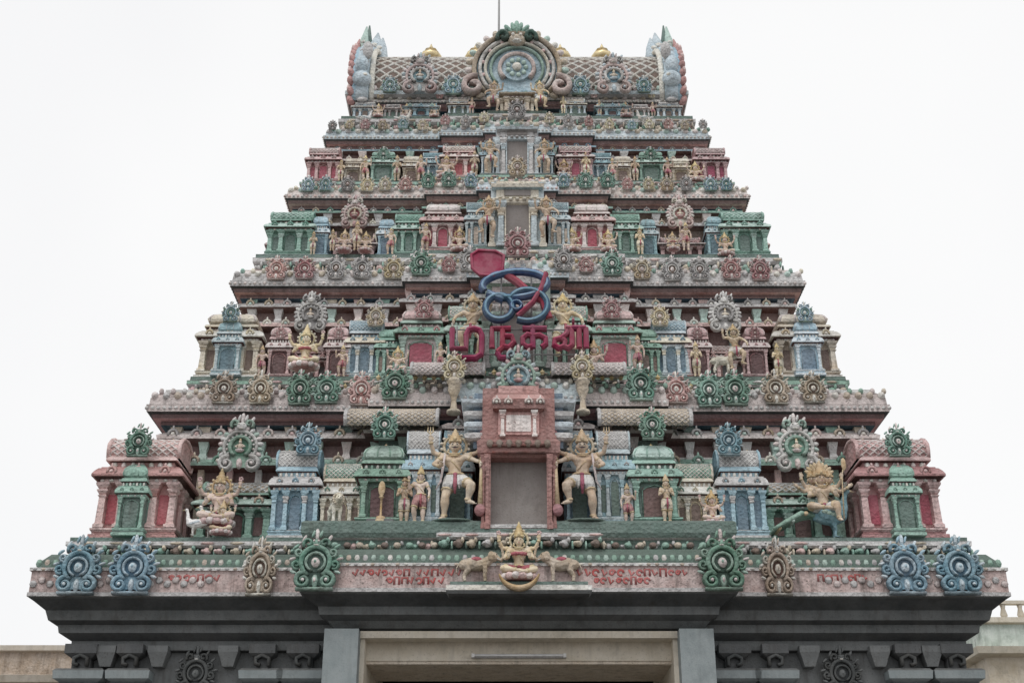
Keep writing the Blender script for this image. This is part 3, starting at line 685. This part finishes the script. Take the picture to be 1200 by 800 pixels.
# ------------------------------------------------------------ figures
def remesh(mb,vox,mat,out,it=2):
    me=mb.mesh('tmp'); ob=bpy.data.objects.new('tmp',me); sc.collection.objects.link(ob)
    m=ob.modifiers.new('r','REMESH'); m.mode='VOXEL'; m.voxel_size=vox
    sm=ob.modifiers.new('s','SMOOTH'); sm.iterations=it; sm.factor=.5
    dg=bpy.context.evaluated_depsgraph_get(); e=bpy.data.meshes.new_from_object(ob.evaluated_get(dg))
    out.add([v.co[:] for v in e.vertices],[tuple(p.vertices) for p in e.polygons],mat,True)
    bpy.data.objects.remove(ob); bpy.data.meshes.remove(me); bpy.data.meshes.remove(e)
def limb(mb,a,b,r0,r1,bulge=1.12):
    a,b=Vector(a),Vector(b); P=[a+(b-a)*t for t in (0,.3,.65,1)]
    tube(mb,P,[r0,(r0*.75+r1*.25)*bulge,(r0*.35+r1*.65)*1.05,r1],'skin',8); ell(mb,a,r0,'skin'); ell(mb,b,r1*1.02,'skin')
def hand(mb,w,d,n=(0,-1,0),side=1,curl=.8):
    w=Vector(w); d=Vector(d).normalized(); n=Vector(n); n=(n-d*n.dot(d))
    n=n.normalized() if n.length>1e-3 else d.orthogonal().normalized(); l=d.cross(n)*side
    tube(mb,[w,w+d*.02,w+d*.046],[.016,.021,.02],'skin',7)
    for i,L in ((-1.5,.028),(-.5,.036),(.5,.034),(1.5,.027)):
        s=w+d*.044+l*.0125*i; m_=s+d*L*.6+n*L*.12; e=m_+(d*(1-curl*.6)+n*curl).normalized()*L*.55
        tube(mb,[s-d*.012,s,m_,e],[.0075,.0078,.0072,.006],'skin',6)
    s=w+d*.014+l*-.016; m_=s+(d*.6-l*.8).normalized()*.022; e=m_+(d*.9+n*.4).normalized()*.018
    tube(mb,[s,m_,e],[.009,.0085,.007],'skin',6)
def head(sk,ov,c,s=1,hair='black',stache=False,crown=.16,cm='gold'):
    c=Vector(c); V=lambda x,y,z:c+Vector((x,y,z))*s
    ell(sk,c,(.05*s,.056*s,.066*s),'skin',10,8); ell(sk,V(0,-.012,-.035),(.034*s,.04*s,.034*s),'skin')
    ell(sk,V(0,-.058,-.005),(.011*s,.016*s,.02*s),'skin',6,5); ell(sk,V(0,-.05,-.038),(.02*s,.012*s,.01*s),'skin',6,4)
    for q in (-1,1):
        ell(sk,V(q*.052,.0,-.005),(.01*s,.018*s,.024*s),'skin',6,4)
        ell(ov,V(q*.021,-.05,.008),(.013*s,.008*s,.008*s),'white',6,4); ell(ov,V(q*.021,-.057,.008),(.006*s,.004*s,.006*s),'black',6,4)
        tube(ov,[V(q*.008,-.056,.024),V(q*.022,-.056,.028),V(q*.036,-.047,.022)],.0035*s,'black',4)
        ell(ov,V(q*.06,-.005,-.045),(.012*s,.012*s,.018*s),'gold',6,4)
        if stache: tube(ov,[V(0,-.062,-.026),V(q*.018,-.06,-.028),V(q*.036,-.05,-.018)],[.005*s,.006*s,.002*s],'black',5)
    ell(ov,V(0,-.056,-.034),(.012*s,.006*s,.005*s),'crimson',6,4)
    ell(ov,V(0,.02,.008),(.055*s,.05*s,.064*s),hair,8,6)
    if crown:
        k=crown/.16
        lathe(ov,c.x,c.y+.005*s,c.z+.035*s,[(.054,0),(.062,.008),(.062,.022),(.052,.028),(.056,.05*k),(.044,.06*k),(.047,.08*k),(.03,.095*k),(.033,.11*k),(.016,.13*k),(.018,.14*k),(.0,.165*k)],cm,10,s)
        ell(ov,V(0,-.055,.065),(.018*s,.01*s,.028*s),cm,6,5)
        for q in (-1,1): ell(ov,V(q*.05,-.03,.05),(.012*s,.014*s,.02*s),cm,6,4)
def figure(name,pel,chest,neck,hd,arms,legs,cloth='white',skin='skin',stache=False,crown=.16,belly=1,female=False,halo=None,extra=None,short=.62,heads=1):
    sk=MB();ov=MB(); pel,chest,neck,hd=map(Vector,(pel,chest,neck,hd)); mid=(pel+chest)/2
    ell(sk,pel,(.088,.066,.07),'skin',10,8); ell(sk,mid,(.07*belly,.058*belly,.09),'skin',10,8)
    ell(sk,chest,(.10,.064,.085),'skin',10,8); tube(sk,[pel,mid,chest,neck],[.07,.064,.07,.034],'skin',8); tube(sk,[neck,hd],.03,'skin',8)
    for s in (-1,1):
        if female: ell(sk,chest+Vector((s*.045,-.055,-.01)),.036,'skin')
        else: ell(sk,chest+Vector((s*.045,-.035,.015)),(.045,.035,.035),'skin')
    if female: tube(ov,[chest+Vector((-.1,-.03,.0)),chest+Vector((-.045,-.085,-.01)),chest+Vector((0,-.07,0)),chest+Vector((.045,-.085,-.01)),chest+Vector((.1,-.03,0))],[.02,.03,.02,.03,.02],'crimson',6)
    for a in arms:
        S,E,H=map(Vector,a[:3]); limb(sk,chest+(S-chest)*.55,S,.045,.036); limb(sk,S,E,.034,.025); limb(sk,E,H,.025,.017)
        hand(sk,H,a[3],a[4] if len(a)>4 else (0,-1,0),1 if S.x>0 else -1)
        d=(E-S).normalized(); p=S+(E-S)*.45; tube(ov,[p-d*.01,p+d*.01],.037,'gold',8)
        d=(H-E).normalized(); p=E+(H-E)*.88; tube(ov,[p-d*.012,p+d*.012],.025,'gold',8)
    for hp,kn,an,to in legs:
        hp,kn,an,to=map(Vector,(hp,kn,an,to)); limb(sk,hp,kn,.064,.043); limb(sk,kn,an,.044,.025,1.25)
        tube(sk,[an+(an-to)*.15,an+(to-an)*.5,to],[.026,.026,.018],'skin',8)
        for q in range(5): ell(sk,to+(to-an).normalized()*.012+Vector(((q-2)*.009,0,-.004)),.008,'skin',6,4)
        e=hp+(kn-hp)*short
        tube(ov,[hp,hp+(e-hp)*.5,e],[.074,.072,.062],cloth,10); ell(ov,hp,.074,cloth)
        d=(an-kn).normalized(); p=kn+(an-kn)*.9; tube(ov,[p-d*.012,p+d*.012],.035,'gold',8)
        d=(kn-hp).normalized(); tube(ov,[e-d*.008,e+d*.012],.066,'gold',8)
    ell(ov,pel,(.098,.076,.06),cloth,10,6)
    lathe(ov,pel.x,pel.y,pel.z+.035,[(.085,0),(.098,.008),(.098,.022),(.085,.03)],'gold',12,1,True,.8)
    ell(ov,pel+Vector((0,-.08,.03)),(.025,.015,.025),'crimson',6,4)
    if legs and legs[0][0][2]>.3:
        for dx,w in ((-.03,.018),(0,.024),(.03,.018)):
            tube(ov,[pel+Vector((dx,-.08,.02)),pel+Vector((dx*1.2,-.095,-.08)),pel+Vector((dx*1.5,-.085,-.2+abs(dx)*2))],[w*.7,w,w*.5],cloth if dx else 'crimson',6)
    for r,dz in ((.055,.05),(.075,.02)):
        P=[neck+Vector((r*math.sin(rad(a)),-.045-.02*math.cos(rad(a)),-dz-r*.6*math.cos(rad(a))+.03)) for a in range(-80,81,20)]
        tube(ov,P,.009,'gold',5)
    tube(ov,[chest+Vector((-.09,-.035,.06)),chest+Vector((0,-.07,-.03)),mid+Vector((.06,-.055,-.02))],.006,'gold',4)
    if heads==1: head(sk,ov,hd,1.12,stache=stache,crown=crown)
    else:
        for q in (-2,-1,1,2): head(sk,ov,hd+Vector((q*.062,.02+.012*abs(q),.0)),.85,crown=.15)
        head(sk,ov,hd,1.12,crown=.2)
        for q in range(-4,5):
            a=rad(90-q*17); ell(ov,hd+Vector((.15*math.cos(a),.05,.05+.15*math.sin(a))),(.03,.02,.06),'gold',6,5,rot=Matrix.Rotation(-a+math.pi/2,3,'Y'))
    if halo:
        ribbon(ov,[(hd.x+x,hd.z+z) for x,z in arc(0,.02,.12,-50,230,16)],hd.y+.06,.018,.02,halo)
        for q in range(11):
            a=rad(-40+26*q); ell(ov,(hd.x+.145*math.cos(a),hd.y+.05,hd.z+.02+.145*math.sin(a)),.02,halo,6,4)
    if extra: extra(sk,ov)
    out=MB(); remesh(sk,.009,skin,out); out.merge(ov,Matrix.Identity(4))
    return out.mesh(name)
def club(sk,ov):
    tube(ov,[(.27,-.13,.68),(.265,-.14,.4),(.26,-.14,.12)],[.014,.018,.03],'gold',8)
    ell(ov,(.26,-.14,.09),(.06,.06,.075),'rose',8,6); ell(ov,(.27,-.13,.70),.022,'gold')
    tube(ov,[(-.27,-.03,.98),(-.27,-.03,1.05)],.008,'gold',6)
    for q in (-1,0,1): tube(ov,[(-.27,-.03,1.03),(-.27+q*.03,-.03,1.06),(-.27+q*.025,-.03,1.12)],[.006,.008,.002],'gold',5)
    ell(ov,(.28,-.03,1.05),(.035,.012,.035),'rose'); 
    tube(ov,[(-.11,-.05,.78),(-.13,-.08,.6),(-.15,-.06,.45),(-.2,-.04,.36)],[.012,.014,.012,.006],'lpink',6)
    lathe(ov,-.02,-.04,-.03,[(.22,0),(.24,.01),(.2,.028)],'dgreen',14,1,True,.6)
GUARD=figure('guardian',(0,0,.50),(-.02,0,.70),(-.015,0,.81),(-.01,-.015,.885),
 [((-.125,0,.765),(-.225,-.05,.66),(-.16,-.14,.60),(.3,-.5,.5)),((.10,0,.765),(.215,-.05,.70),(.265,-.13,.66),(.0,-.3,-1),(-1,0,0)),
  ((-.12,.03,.78),(-.235,.03,.82),(-.265,-.03,.94),(0,-.1,1)),((.10,.03,.78),(.23,.03,.83),(.275,-.03,.95),(0,-.1,1))],
 [((-.05,0,.49),(-.10,-.06,.27),(-.11,.0,.045),(-.14,-.09,.012)),((.05,0,.49),(.17,-.16,.38),(.13,-.12,.20),(.20,-.17,.165))],
 stache=True,halo='cream',extra=club)
def seated(heads,cloth,skin,female=False,extra=None,halo='cream'):
    arms=[((-.12,0,.375),(-.19,-.06,.25),(-.14,-.15,.24),(0,-.3,1)),((.12,0,.375),(.19,-.06,.25),(.14,-.15,.24),(0,-.3,1)),
     ((-.12,.03,.39),(-.22,.0,.40),(-.27,-.05,.50),(0,-.1,1)),((.12,.03,.39),(.22,.0,.40),(.27,-.05,.50),(0,-.1,1))]
    if heads>1: arms+=[((-.12,.03,.38),(-.24,-.02,.32),(-.33,-.08,.36),(-.7,-.2,.5)),((.12,.03,.38),(.24,-.02,.32),(.33,-.08,.36),(.7,-.2,.5))]
    return figure('seated',(0,0,.10),(0,-.01,.31),(0,0,.42),(0,-.015,.495),arms,
     [((-.05,0,.09),(-.21,-.15,.09),(-.03,-.21,.05),(.06,-.22,.045)),((.05,0,.09),(.21,-.15,.08),(.10,-.24,.03),(.02,-.27,.02))] if heads==1 else
     [((-.05,0,.09),(-.21,-.15,.09),(-.03,-.21,.05),(.06,-.22,.045)),((.05,0,.09),(.13,-.20,.10),(.14,-.20,-.10),(.15,-.27,-.13))],
     cloth=cloth,skin=skin,female=female,halo=halo,short=.8,heads=heads,extra=extra,crown=.2)
def lotus(sk,ov):
    for q in range(14):
        a=2*math.pi*q/14; ell(ov,(.2*math.cos(a),-.08+.16*math.sin(a),-.02),(.06,.05,.05),'pink' if q%2 else 'lpink',6,5)
    lathe(ov,0,-.08,-.06,[(.2,0),(.23,.02),(.2,.04)],'rose',12,1,True,.8)
    for s in (-1,1):
        for k in range(5):
            a=rad(72*k); ell(ov,(s*.27+.02*math.cos(a),-.06,.59+.02*math.sin(a)),.016,'pink',6,4)
SEAT=seated(1,'crimson','skin',True,lotus); SEATM=seated(1,'white','skinp',False,lotus,'gold')
def spear(sk,ov):
    tube(ov,[(.2,-.2,-.1),(.27,-.06,.5),(.3,-.03,.62)],.009,'gold',6); ell(ov,(.32,-.02,.70),(.035,.01,.09),'gold')
SIX=seated(5,'white','skin',False,spear,'gold')
STAND1=figure('standing',(.01,0,.50),(0,0,.70),(0,0,.81),(0,-.01,.88),
 [((-.11,0,.765),(-.15,-.03,.62),(-.06,-.13,.66),(.4,-.3,.8)),((.11,0,.765),(.15,-.03,.62),(.06,-.13,.66),(-.4,-.3,.8))],
 [((-.045,0,.49),(-.06,-.03,.27),(-.055,0,.04),(-.075,-.08,.012)),((.045,0,.49),(.06,-.03,.27),(.055,0,.04),(.075,-.08,.012))],cloth='cream',short=.95)
STAND2=figure('standing',(.02,0,.50),(-.01,0,.70),(0,0,.81),(.01,-.01,.88),
 [((-.11,0,.765),(-.19,-.03,.65),(-.20,-.10,.80),(0,-.2,1)),((.11,0,.765),(.17,-.0,.62),(.16,-.05,.47),(0,-.2,-1),(-1,0,0)),],
 [((-.045,0,.49),(-.10,-.07,.28),(-.08,0,.04),(-.11,-.08,.012)),((.045,0,.49),(.06,-.02,.27),(.06,0,.04),(.09,-.08,.012))],cloth='rose',skin='skinp',short=.9)
DANCE=figure('guardian',(.02,0,.48),(-.01,0,.68),(-.01,0,.79),(-.01,-.01,.86),
 [((-.12,0,.745),(-.23,-.05,.72),(-.26,-.1,.84),(0,-.2,1)),((.11,0,.745),(.22,-.05,.66),(.25,-.12,.56),(0,-.2,-1),(-1,0,0))],
 [((-.05,0,.47),(-.13,-.08,.28),(-.08,0,.045),(-.13,-.08,.012)),((.05,0,.47),(.17,-.14,.34),(.12,-.08,.13),(.2,-.12,.10))],cloth='lcream',halo='cream',short=.6)
def stat(me,name,x,y,z,s,mx=False,rz=0): return put(me,name,(x,y,z),s,rz,None,mx)
for s in (-1,1):
    stat(GUARD,'guardian_statue',s*.86,16.64,6.56,(1.32,1.2,1.2),mx=(s>0))
    stat(DANCE,'guardian_statue',s*.69,17.40,9.30,(1.1,1.0,1.0),mx=(s<0))
    stat(DANCE,'guardian_statue',s*.48,18.22,11.78,.76,mx=(s<0))
    stat(DANCE,'guardian_statue',s*.47,18.92,13.48,.64,mx=(s>0))
    stat(DANCE,'guardian_statue',s*.42,19.42,15.08,.64,mx=(s<0))
def bird(name,mat,acc,tailm,train):
    sk=MB();ov=MB()
    tube(sk,[(-.28,0,.32),(-.15,0,.32),(0,0,.31),(.12,0,.35),(.19,0,.46),(.20,0,.58),(.23,0,.68)],[.05,.11,.135,.11,.06,.042,.036],'skin',10)
    ell(sk,(.25,0,.71),(.055,.042,.045),'skin'); ell(sk,(.12,0,.35),.11,'skin')
    for s in (-1,1):
        ell(sk,(-.05,s*.10,.34),(.17,.04,.09),'skin')
        tube(sk,[(.0,s*.05,.24),(.03,s*.05,.12),(.01,s*.05,.02)],[.045,.022,.016],'skin',7)
        for q in (-1,0,1): tube(sk,[(.01,s*.05,.02),(.08,s*.05+q*.03,.008)],[.012,.007],'skin',5)
        ell(ov,(.275,s*.035,.72),(.01,.008,.01),'black',6,4)
        for q in range(4): ell(ov,(-.12+.06*q,s*.135,.36-.02*q),(.05,.012,.03),acc,6,4)
    tube(ov,[(.29,0,.71),(.36,0,.69)],[.02,.003],'gold',6)
    if train:
        for q in range(-1,2): tube(ov,[(.24,0,.75),(.23+.03*q,0,.82)],[.004,.004],acc,4); ell(ov,(.23+.03*q,0,.83),.012,acc,6,4)
        for q in range(-3,4):
            P=[(-.25,q*.01,.32),(-.45,q*.035,.30+.015*abs(q)),(-.7,q*.055,.20),(-.9,q*.07,.08)]
            tube(ov,P,[.03,.04,.035,.02],tailm,6)
            for t in range(3):
                x=-.4-.2*t; ell(ov,(x,q*.045-.02,.33-.11*t),(.035,.012,.03),acc if t%2 else 'gold',6,4)
    else: tube(ov,[(-.26,0,.32),(-.38,0,.38),(-.46,0,.42)],[.07,.05,.01],tailm,7)
    out=MB(); remesh(sk,.01,mat,out); out.merge(ov,Matrix.Identity(4)); return out.mesh(name)
PEA=bird('peacock','blue','lgreen','green',True); SWAN=bird('swan','white','lblue','lgrey',False)
def quad(name,mat,kind):
    sk=MB();ov=MB()
    tube(sk,[(-.28,0,.42),(-.15,0,.44),(.05,0,.42),(.22,0,.46)],[.12,.15,.15,.13],'skin',10); ell(sk,(-.28,0,.42),.12,'skin')
    for s in (-1,1):
        tube(sk,[(.18,s*.08,.42),(.2,s*.08,.24),(.19,s*.08,.2),(.2,s*.08,.03)],[.07,.05,.045,.04],'skin',8)
        tube(sk,[(-.24,s*.08,.42),(-.19,s*.08,.28),(-.27,s*.08,.16),(-.25,s*.08,.03)],[.09,.07,.045,.04],'skin',8)
    tube(sk,[(.2,0,.47),(.34,0,.58)],[.12,.09],'skin',8); ell(sk,(.38,0,.60),(.11,.10,.12),'skin')
    tube(ov,[(-.38,0,.46),(-.44,0,.35),(-.43,0,.2)],[.018,.012,.008],mat,5)
    if kind=='elephant':
        tube(sk,[(.46,0,.58),(.56,0,.52),(.60,0,.62),(.57,0,.78),(.5,0,.86)],[.06,.045,.035,.028,.02],'skin',8)
        for s in (-1,1):
            ell(sk,(.33,s*.12,.60),(.08,.025,.11),'skin'); tube(ov,[(.46,s*.05,.55),(.56,s*.07,.50)],[.016,.004],'white',6); ell(ov,(.45,s*.08,.64),.012,'black',6,4)
        ell(ov,(0,0,.52),(.16,.16,.08),'crimson')
    else:
        for q in range(14):
            a=2*math.pi*q/14; ell(ov,(.30,.13*math.cos(a),.60+.14*math.sin(a)),.045,'tan',6,4)
        ell(sk,(.48,0,.56),(.06,.06,.05),'skin'); ell(ov,(.54,0,.575),(.012,.02,.012),'black',6,4)
        for s in (-1,1): ell(ov,(.47,s*.05,.63),.012,'black',6,4); ell(sk,(.36,s*.07,.72),(.02,.02,.03),'skin')
    out=MB(); remesh(sk,.012,mat,out); out.merge(ov,Matrix.Identity(4)); return out.mesh(name)
ELE=quad('elephant','tan','elephant'); LION=quad('lion','lcream','lion')
stat(PEA,'peacock_statue',4.28,16.90,6.40,.95)
stat(SIX,'six_headed_deity_statue',4.18,16.90,6.72,1.05)
stat(SWAN,'swan_statue',-4.2,16.90,6.40,.62,mx=True)
stat(SEATM,'seated_deity_statue',-4.12,16.95,6.62,1.05)
stat(SEAT,'seated_goddess_statue',-4.02,16.82,6.46,.62)
stat(SWAN,'swan_statue',-4.38,16.75,6.40,.5,mx=True)
stat(SEAT,'goddess_statue',0,16.26,5.70,.98)
for s in (-1,1):
    stat(ELE,'elephant_statue',s*.55,16.24,5.62,.58,mx=(s>0))
mb=MB(); 
ribbon(mb,arc(0,.18,.27,200,340,14),0,[.01+.035*math.sin(math.pi*i/14) for i in range(15)],.05,'gold')
put(mb.mesh('gold_crescent'),'gold_crescent',(0,16.04,5.60),parent=G)
stat(STAND1,'devotee_statue',-1.55,16.70,6.53,.66); stat(STAND2,'devotee_statue',-1.34,16.68,6.53,.76)
stat(LION,'lion_statue',-2.48,16.68,6.53,.52,rz=-1.2); stat(STAND2,'devotee_statue',1.48,16.70,6.53,.54,True)
stat(STAND1,'devotee_statue',2.0,16.64,6.53,.64); stat(SEATM,'seated_deity_statue',2.62,16.70,6.56,.62)
mb=MB(); lathe(mb,0,0,0,[(.12,0),(.12,.04),(.07,.06),(.06,.1),(.015,.12),(.015,.36),(.04,.38),(.015,.4)],'gold',10); ell(mb,(0,0,.5),(.05,.012,.11),'gold')
box(mb,-.18,.18,-.1,.1,-.001,.05,'dgrey')
put(mb.mesh('spear_emblem'),'gold_spear_emblem',(-1.86,16.66,6.53))
stat(SEAT,'seated_goddess_statue',-3.22,17.72,9.28,.95); stat(DANCE,'dancing_deity_statue',3.3,17.75,9.25,.72)
stat(LION,'lion_statue',3.1,17.8,9.23,.45); 
for q,(x,s) in enumerate(((-3.05,.42),(-2.85,.5),(-2.65,.58),(-2.5,.45))): stat(SEATM if q%2 else STAND1,'seated_deity_statue' if q%2 else 'devotee_statue',x,18.5,11.7,s*(1.1 if q%2 else .9))
stat(STAND2,'devotee_statue',2.78,18.5,11.7,.5); stat(SEAT,'seated_goddess_statue',2.55,18.45,11.7,.45)
for i,pts in ((1,(140,90,205,300)),(2,(105,64,145,240)),(3,(205,178,140,112,83,52)),(4,(95,130,160,52))):
    for dx in pts:
        for s in (-1,1):
            x=s*(dx+R.uniform(-3,3))*T[i]['u']; me,nm=R.choice([(STAND1,'devotee_statue'),(STAND2,'devotee_statue'),(SEATM,'seated_deity_statue')])
            h=[0,.55,.48,.50,.36][i]*R.uniform(.85,1.1)*(1 if nm[0]=='d' else 1.25)
            stat(me,nm,x,T[i]['F']-proj(i,x)-.02,T[i]['z0']+.005,h,mx=R.random()<.5)
for x,m in ((-2.05,0),(-2.75,0),(2.3,1)): stat(SWAN,'heron_statue',x,19.5,14.85,.42,mx=bool(m))

# ------------------------------------------------------------ letter sign (Om + "murugan" in Tamil)
S=empty('tamil_letter_sign',(0,17.0,9.10))
def sg(px,py): return ((px-607)*.0127,(418-py)*.0143)
def stroke(pts,w,mat,lt=None,nm='letter_stroke',y=0):
    mb=MB(); P=[sg(*p) for p in pts]; ribbon(mb,P,y,w,.09,mat,smooth=False)
    if lt: ribbon(mb,P,y-.075,w*.35,.03,lt)
    put(mb.mesh(nm),nm,parent=S)
def earc(cx,cy,rx,ry,a0,a1,n=18,tilt=0):
    o=[]
    for i in range(n+1):
        a=rad(a0+(a1-a0)*i/n); x,y=rx*math.cos(a),ry*math.sin(a); t=rad(tilt)
        o.append((cx+x*math.cos(t)+y*math.sin(t),cy-y*math.cos(t)+x*math.sin(t)))
    return o
stroke(earc(603,334,38,15,200,-150,28,-4)+[(590,352)],.06,'signblue','signlight')
stroke(earc(585,361,16,14,90,450,20),.055,'signblue','signlight',y=-.01)
stroke([(590,350)]+earc(618,359,23,18,150,-120,20),.055,'signblue','signlight',y=-.02)
stroke(earc(605,360,6,5,0,350,12),.03,'signblue','signlight',y=-.03)
mb=MB(); PL=((552,300),(560,295),(580,296),(590,301),(589,318),(578,325),(562,324),(553,316))
poly(mb,[sg(*p) for p in PL],.02,-.06,'signred'); ribbon(mb,[sg(*p) for p in PL],-.06,.025,.03,'signred',closed=True)
put(mb.mesh('letter_plate'),'letter_plate',parent=S)
stroke([(588,318),(606,330),(622,344),(636,352),(643,372)],.06,'signred',y=.02)
stroke([(640,322),(634,340),(624,356),(606,372)],.04,'signred',y=-.04)
def glyph(x0,wd,strokes,y):
    for st in strokes: stroke([(x0+u*wd,407-v*22) for u,v in st],.045,'signred',y=y)
ma=[(0,1),(0,0),(.45,0),(.45,.7),(.52,.95),(.70,1.02),(.88,.92),(.95,.7),(.95,0)]
glyph(531,36,[ma+[(.93,-.3),(.75,-.48),(.3,-.5),(.1,-.35)]],0)
glyph(577,24,[[(0,0),(0,1),(.9,1)],[(.5,1),(.5,.05),(.25,-.2)],[(.5,.1),(.8,.05),(1.05,.3),(.95,.6),(.6,.62)],[(.25,-.2),(.4,-.48),(.9,-.48),(1.1,-.2)]],-.004)
glyph(612,28,[[(0,1),(1.0,1)],[(.42,1.15),(.42,0)],[(.42,.62),(.2,.7),(.0,.5),(.02,.2),(.2,.05),(.42,.1)],[(.42,.62),(.7,.66),(.95,.5),(.95,.2),(.78,.05)]],-.008)
glyph(649,36,[[(.2,.5),(.33,.35),(.3,.1),(.12,.0),(-.02,.15),(.0,.42),(.2,.5),(.38,.72),(.42,.9)],[(.28,.1),(.42,.0),(.55,.15),(.55,.8),(.5,1),(.35,1.02)],[(.55,1.02),(1.0,1.02)],[(.78,1.02),(.78,.0)],[(1.0,1.02),(1.0,0)],[(.56,1.38),(.64,1.38)]],-.012)
mb=MB()
for x in (-.9,-.3,.35,.9): tube(mb,[(x,.06,0),(x,.06,.55)],.015,'steel',6); tube(mb,[(x,.06,.3),(x,1.0,.3)],.012,'steel',6)
for z in (.10,.5): tube(mb,[(-1,.06,z),(1,.06,z)],.013,'steel',6)
for x in (-.25,.2): tube(mb,[(x,.06,.5),(x,.06,1.6)],.015,'steel',6); tube(mb,[(x,.06,1.4),(x,1.0,1.4)],.012,'steel',6)
put(mb.mesh('sign_frame'),'sign_frame',parent=S)

# ------------------------------------------------------------ neighbours, ground
def bld(name,x0,x1,y0,y1,h,wall,trim,top,bal=True):
    E=empty(name); mb=MB(); box(mb,x0,x1,y0,y1,0,h-.9,wall)
    rstack(mb,x0,x1,y0,y1,[(.0,h-.9),(.25,h-.85),(.3,h-.7),(.05,h-.65),(.05,h-.15),(.15,h-.12),(.15,h)],[trim,trim,wall,top,trim,trim])
    put(mb.mesh('walls'),'walls',parent=E); mb=MB(); n=int((x1-x0)/2.4)
    for fl in range(int(h/3.2)):
        for q in range(n):
            x=x0+1.2+q*2.4; z=1+fl*3.0
            box(mb,x-.5,x+.5,y0-.03,y0+.1,z,z+1.3,'glass'); rstack(mb,x-.55,x+.55,y0-.1,y0,[(.05,z-.1),(.05,z-.02)],trim)
            rstack(mb,x-.6,x+.6,y0-.3,y0,[(0,z+1.32),(0,z+1.4)],trim)
    put(mb.mesh('windows'),'windows',parent=E)
    if bal:
        mb=MB()
        for q in range(int((x1-x0)/.4)): lathe(mb,x0+.2+q*.4,y0+.1,h,[(.06,0),(.09,.1),(.05,.25),(.07,.35)],trim,6)
        box(mb,x0,x1,y0+.02,y0+.2,h+.35,h+.43,trim); put(mb.mesh('roof_balustrade'),'roof_balustrade',parent=E)
bld('beige_building',-26,-10.2,30,38,7.55,'beige','beige','tan',False)
bld('green_building',10.9,26,30,40,8.2,'beige','beige','palegreen')
mb=MB(); mb.add([(-400,-400,0),(400,-400,0),(400,400,0),(-400,400,0)],[(0,1,2,3)],'paving'); put(mb.mesh('ground'),'ground')

# ------------------------------------------------------------ light, world, camera
w=bpy.data.worlds.new('World'); sc.world=w; w.use_nodes=True; nt=w.node_tree; N=nt.nodes; L=nt.links
bg=N['Background']; sky=N.new('ShaderNodeTexSky'); sky.sky_type='NISHITA'; sky.sun_disc=False
sky.sun_elevation=rad(60); sky.sun_rotation=rad(200)
L.new(sky.outputs[0],bg.inputs[0]); bg.inputs[1].default_value=.05
bg2=N.new('ShaderNodeBackground'); tc=N.new('ShaderNodeTexCoord'); nz=N.new('ShaderNodeTexNoise'); nz.inputs['Scale'].default_value=1.6; nz.inputs['Detail'].default_value=3
L.new(tc.outputs['Generated'],nz.inputs['Vector']); cr=N.new('ShaderNodeValToRGB'); cr.color_ramp.elements[0].position=.3; cr.color_ramp.elements[1].position=.62
cr.color_ramp.elements[0].color=(.90,.90,.92,1); cr.color_ramp.elements[1].color=(1,1,1,1)
L.new(nz.outputs['Fac'],cr.inputs[0]); L.new(cr.outputs[0],bg2.inputs[0]); bg2.inputs[1].default_value=1.02
mx=N.new('ShaderNodeMixShader'); mx.inputs[0].default_value=.94; L.new(bg.outputs[0],mx.inputs[1]); L.new(bg2.outputs[0],mx.inputs[2]); L.new(mx.outputs[0],N['World Output'].inputs[0])
sl=bpy.data.lights.new('sun','SUN'); sl.energy=1.1; sl.angle=rad(25); sl.color=(1,.97,.92)
so=bpy.data.objects.new('sun',sl); sc.collection.objects.link(so); so.rotation_euler=(rad(30),0,rad(-20)); so.location=(0,0,40)
cam=bpy.data.cameras.new('camera'); co=bpy.data.objects.new('camera',cam); sc.collection.objects.link(co)
cam.lens=45; cam.sensor_width=36; cam.clip_end=1500; co.location=(-.09,0,1.6); co.rotation_euler=(rad(90+24.6),0,0)
sc.camera=co
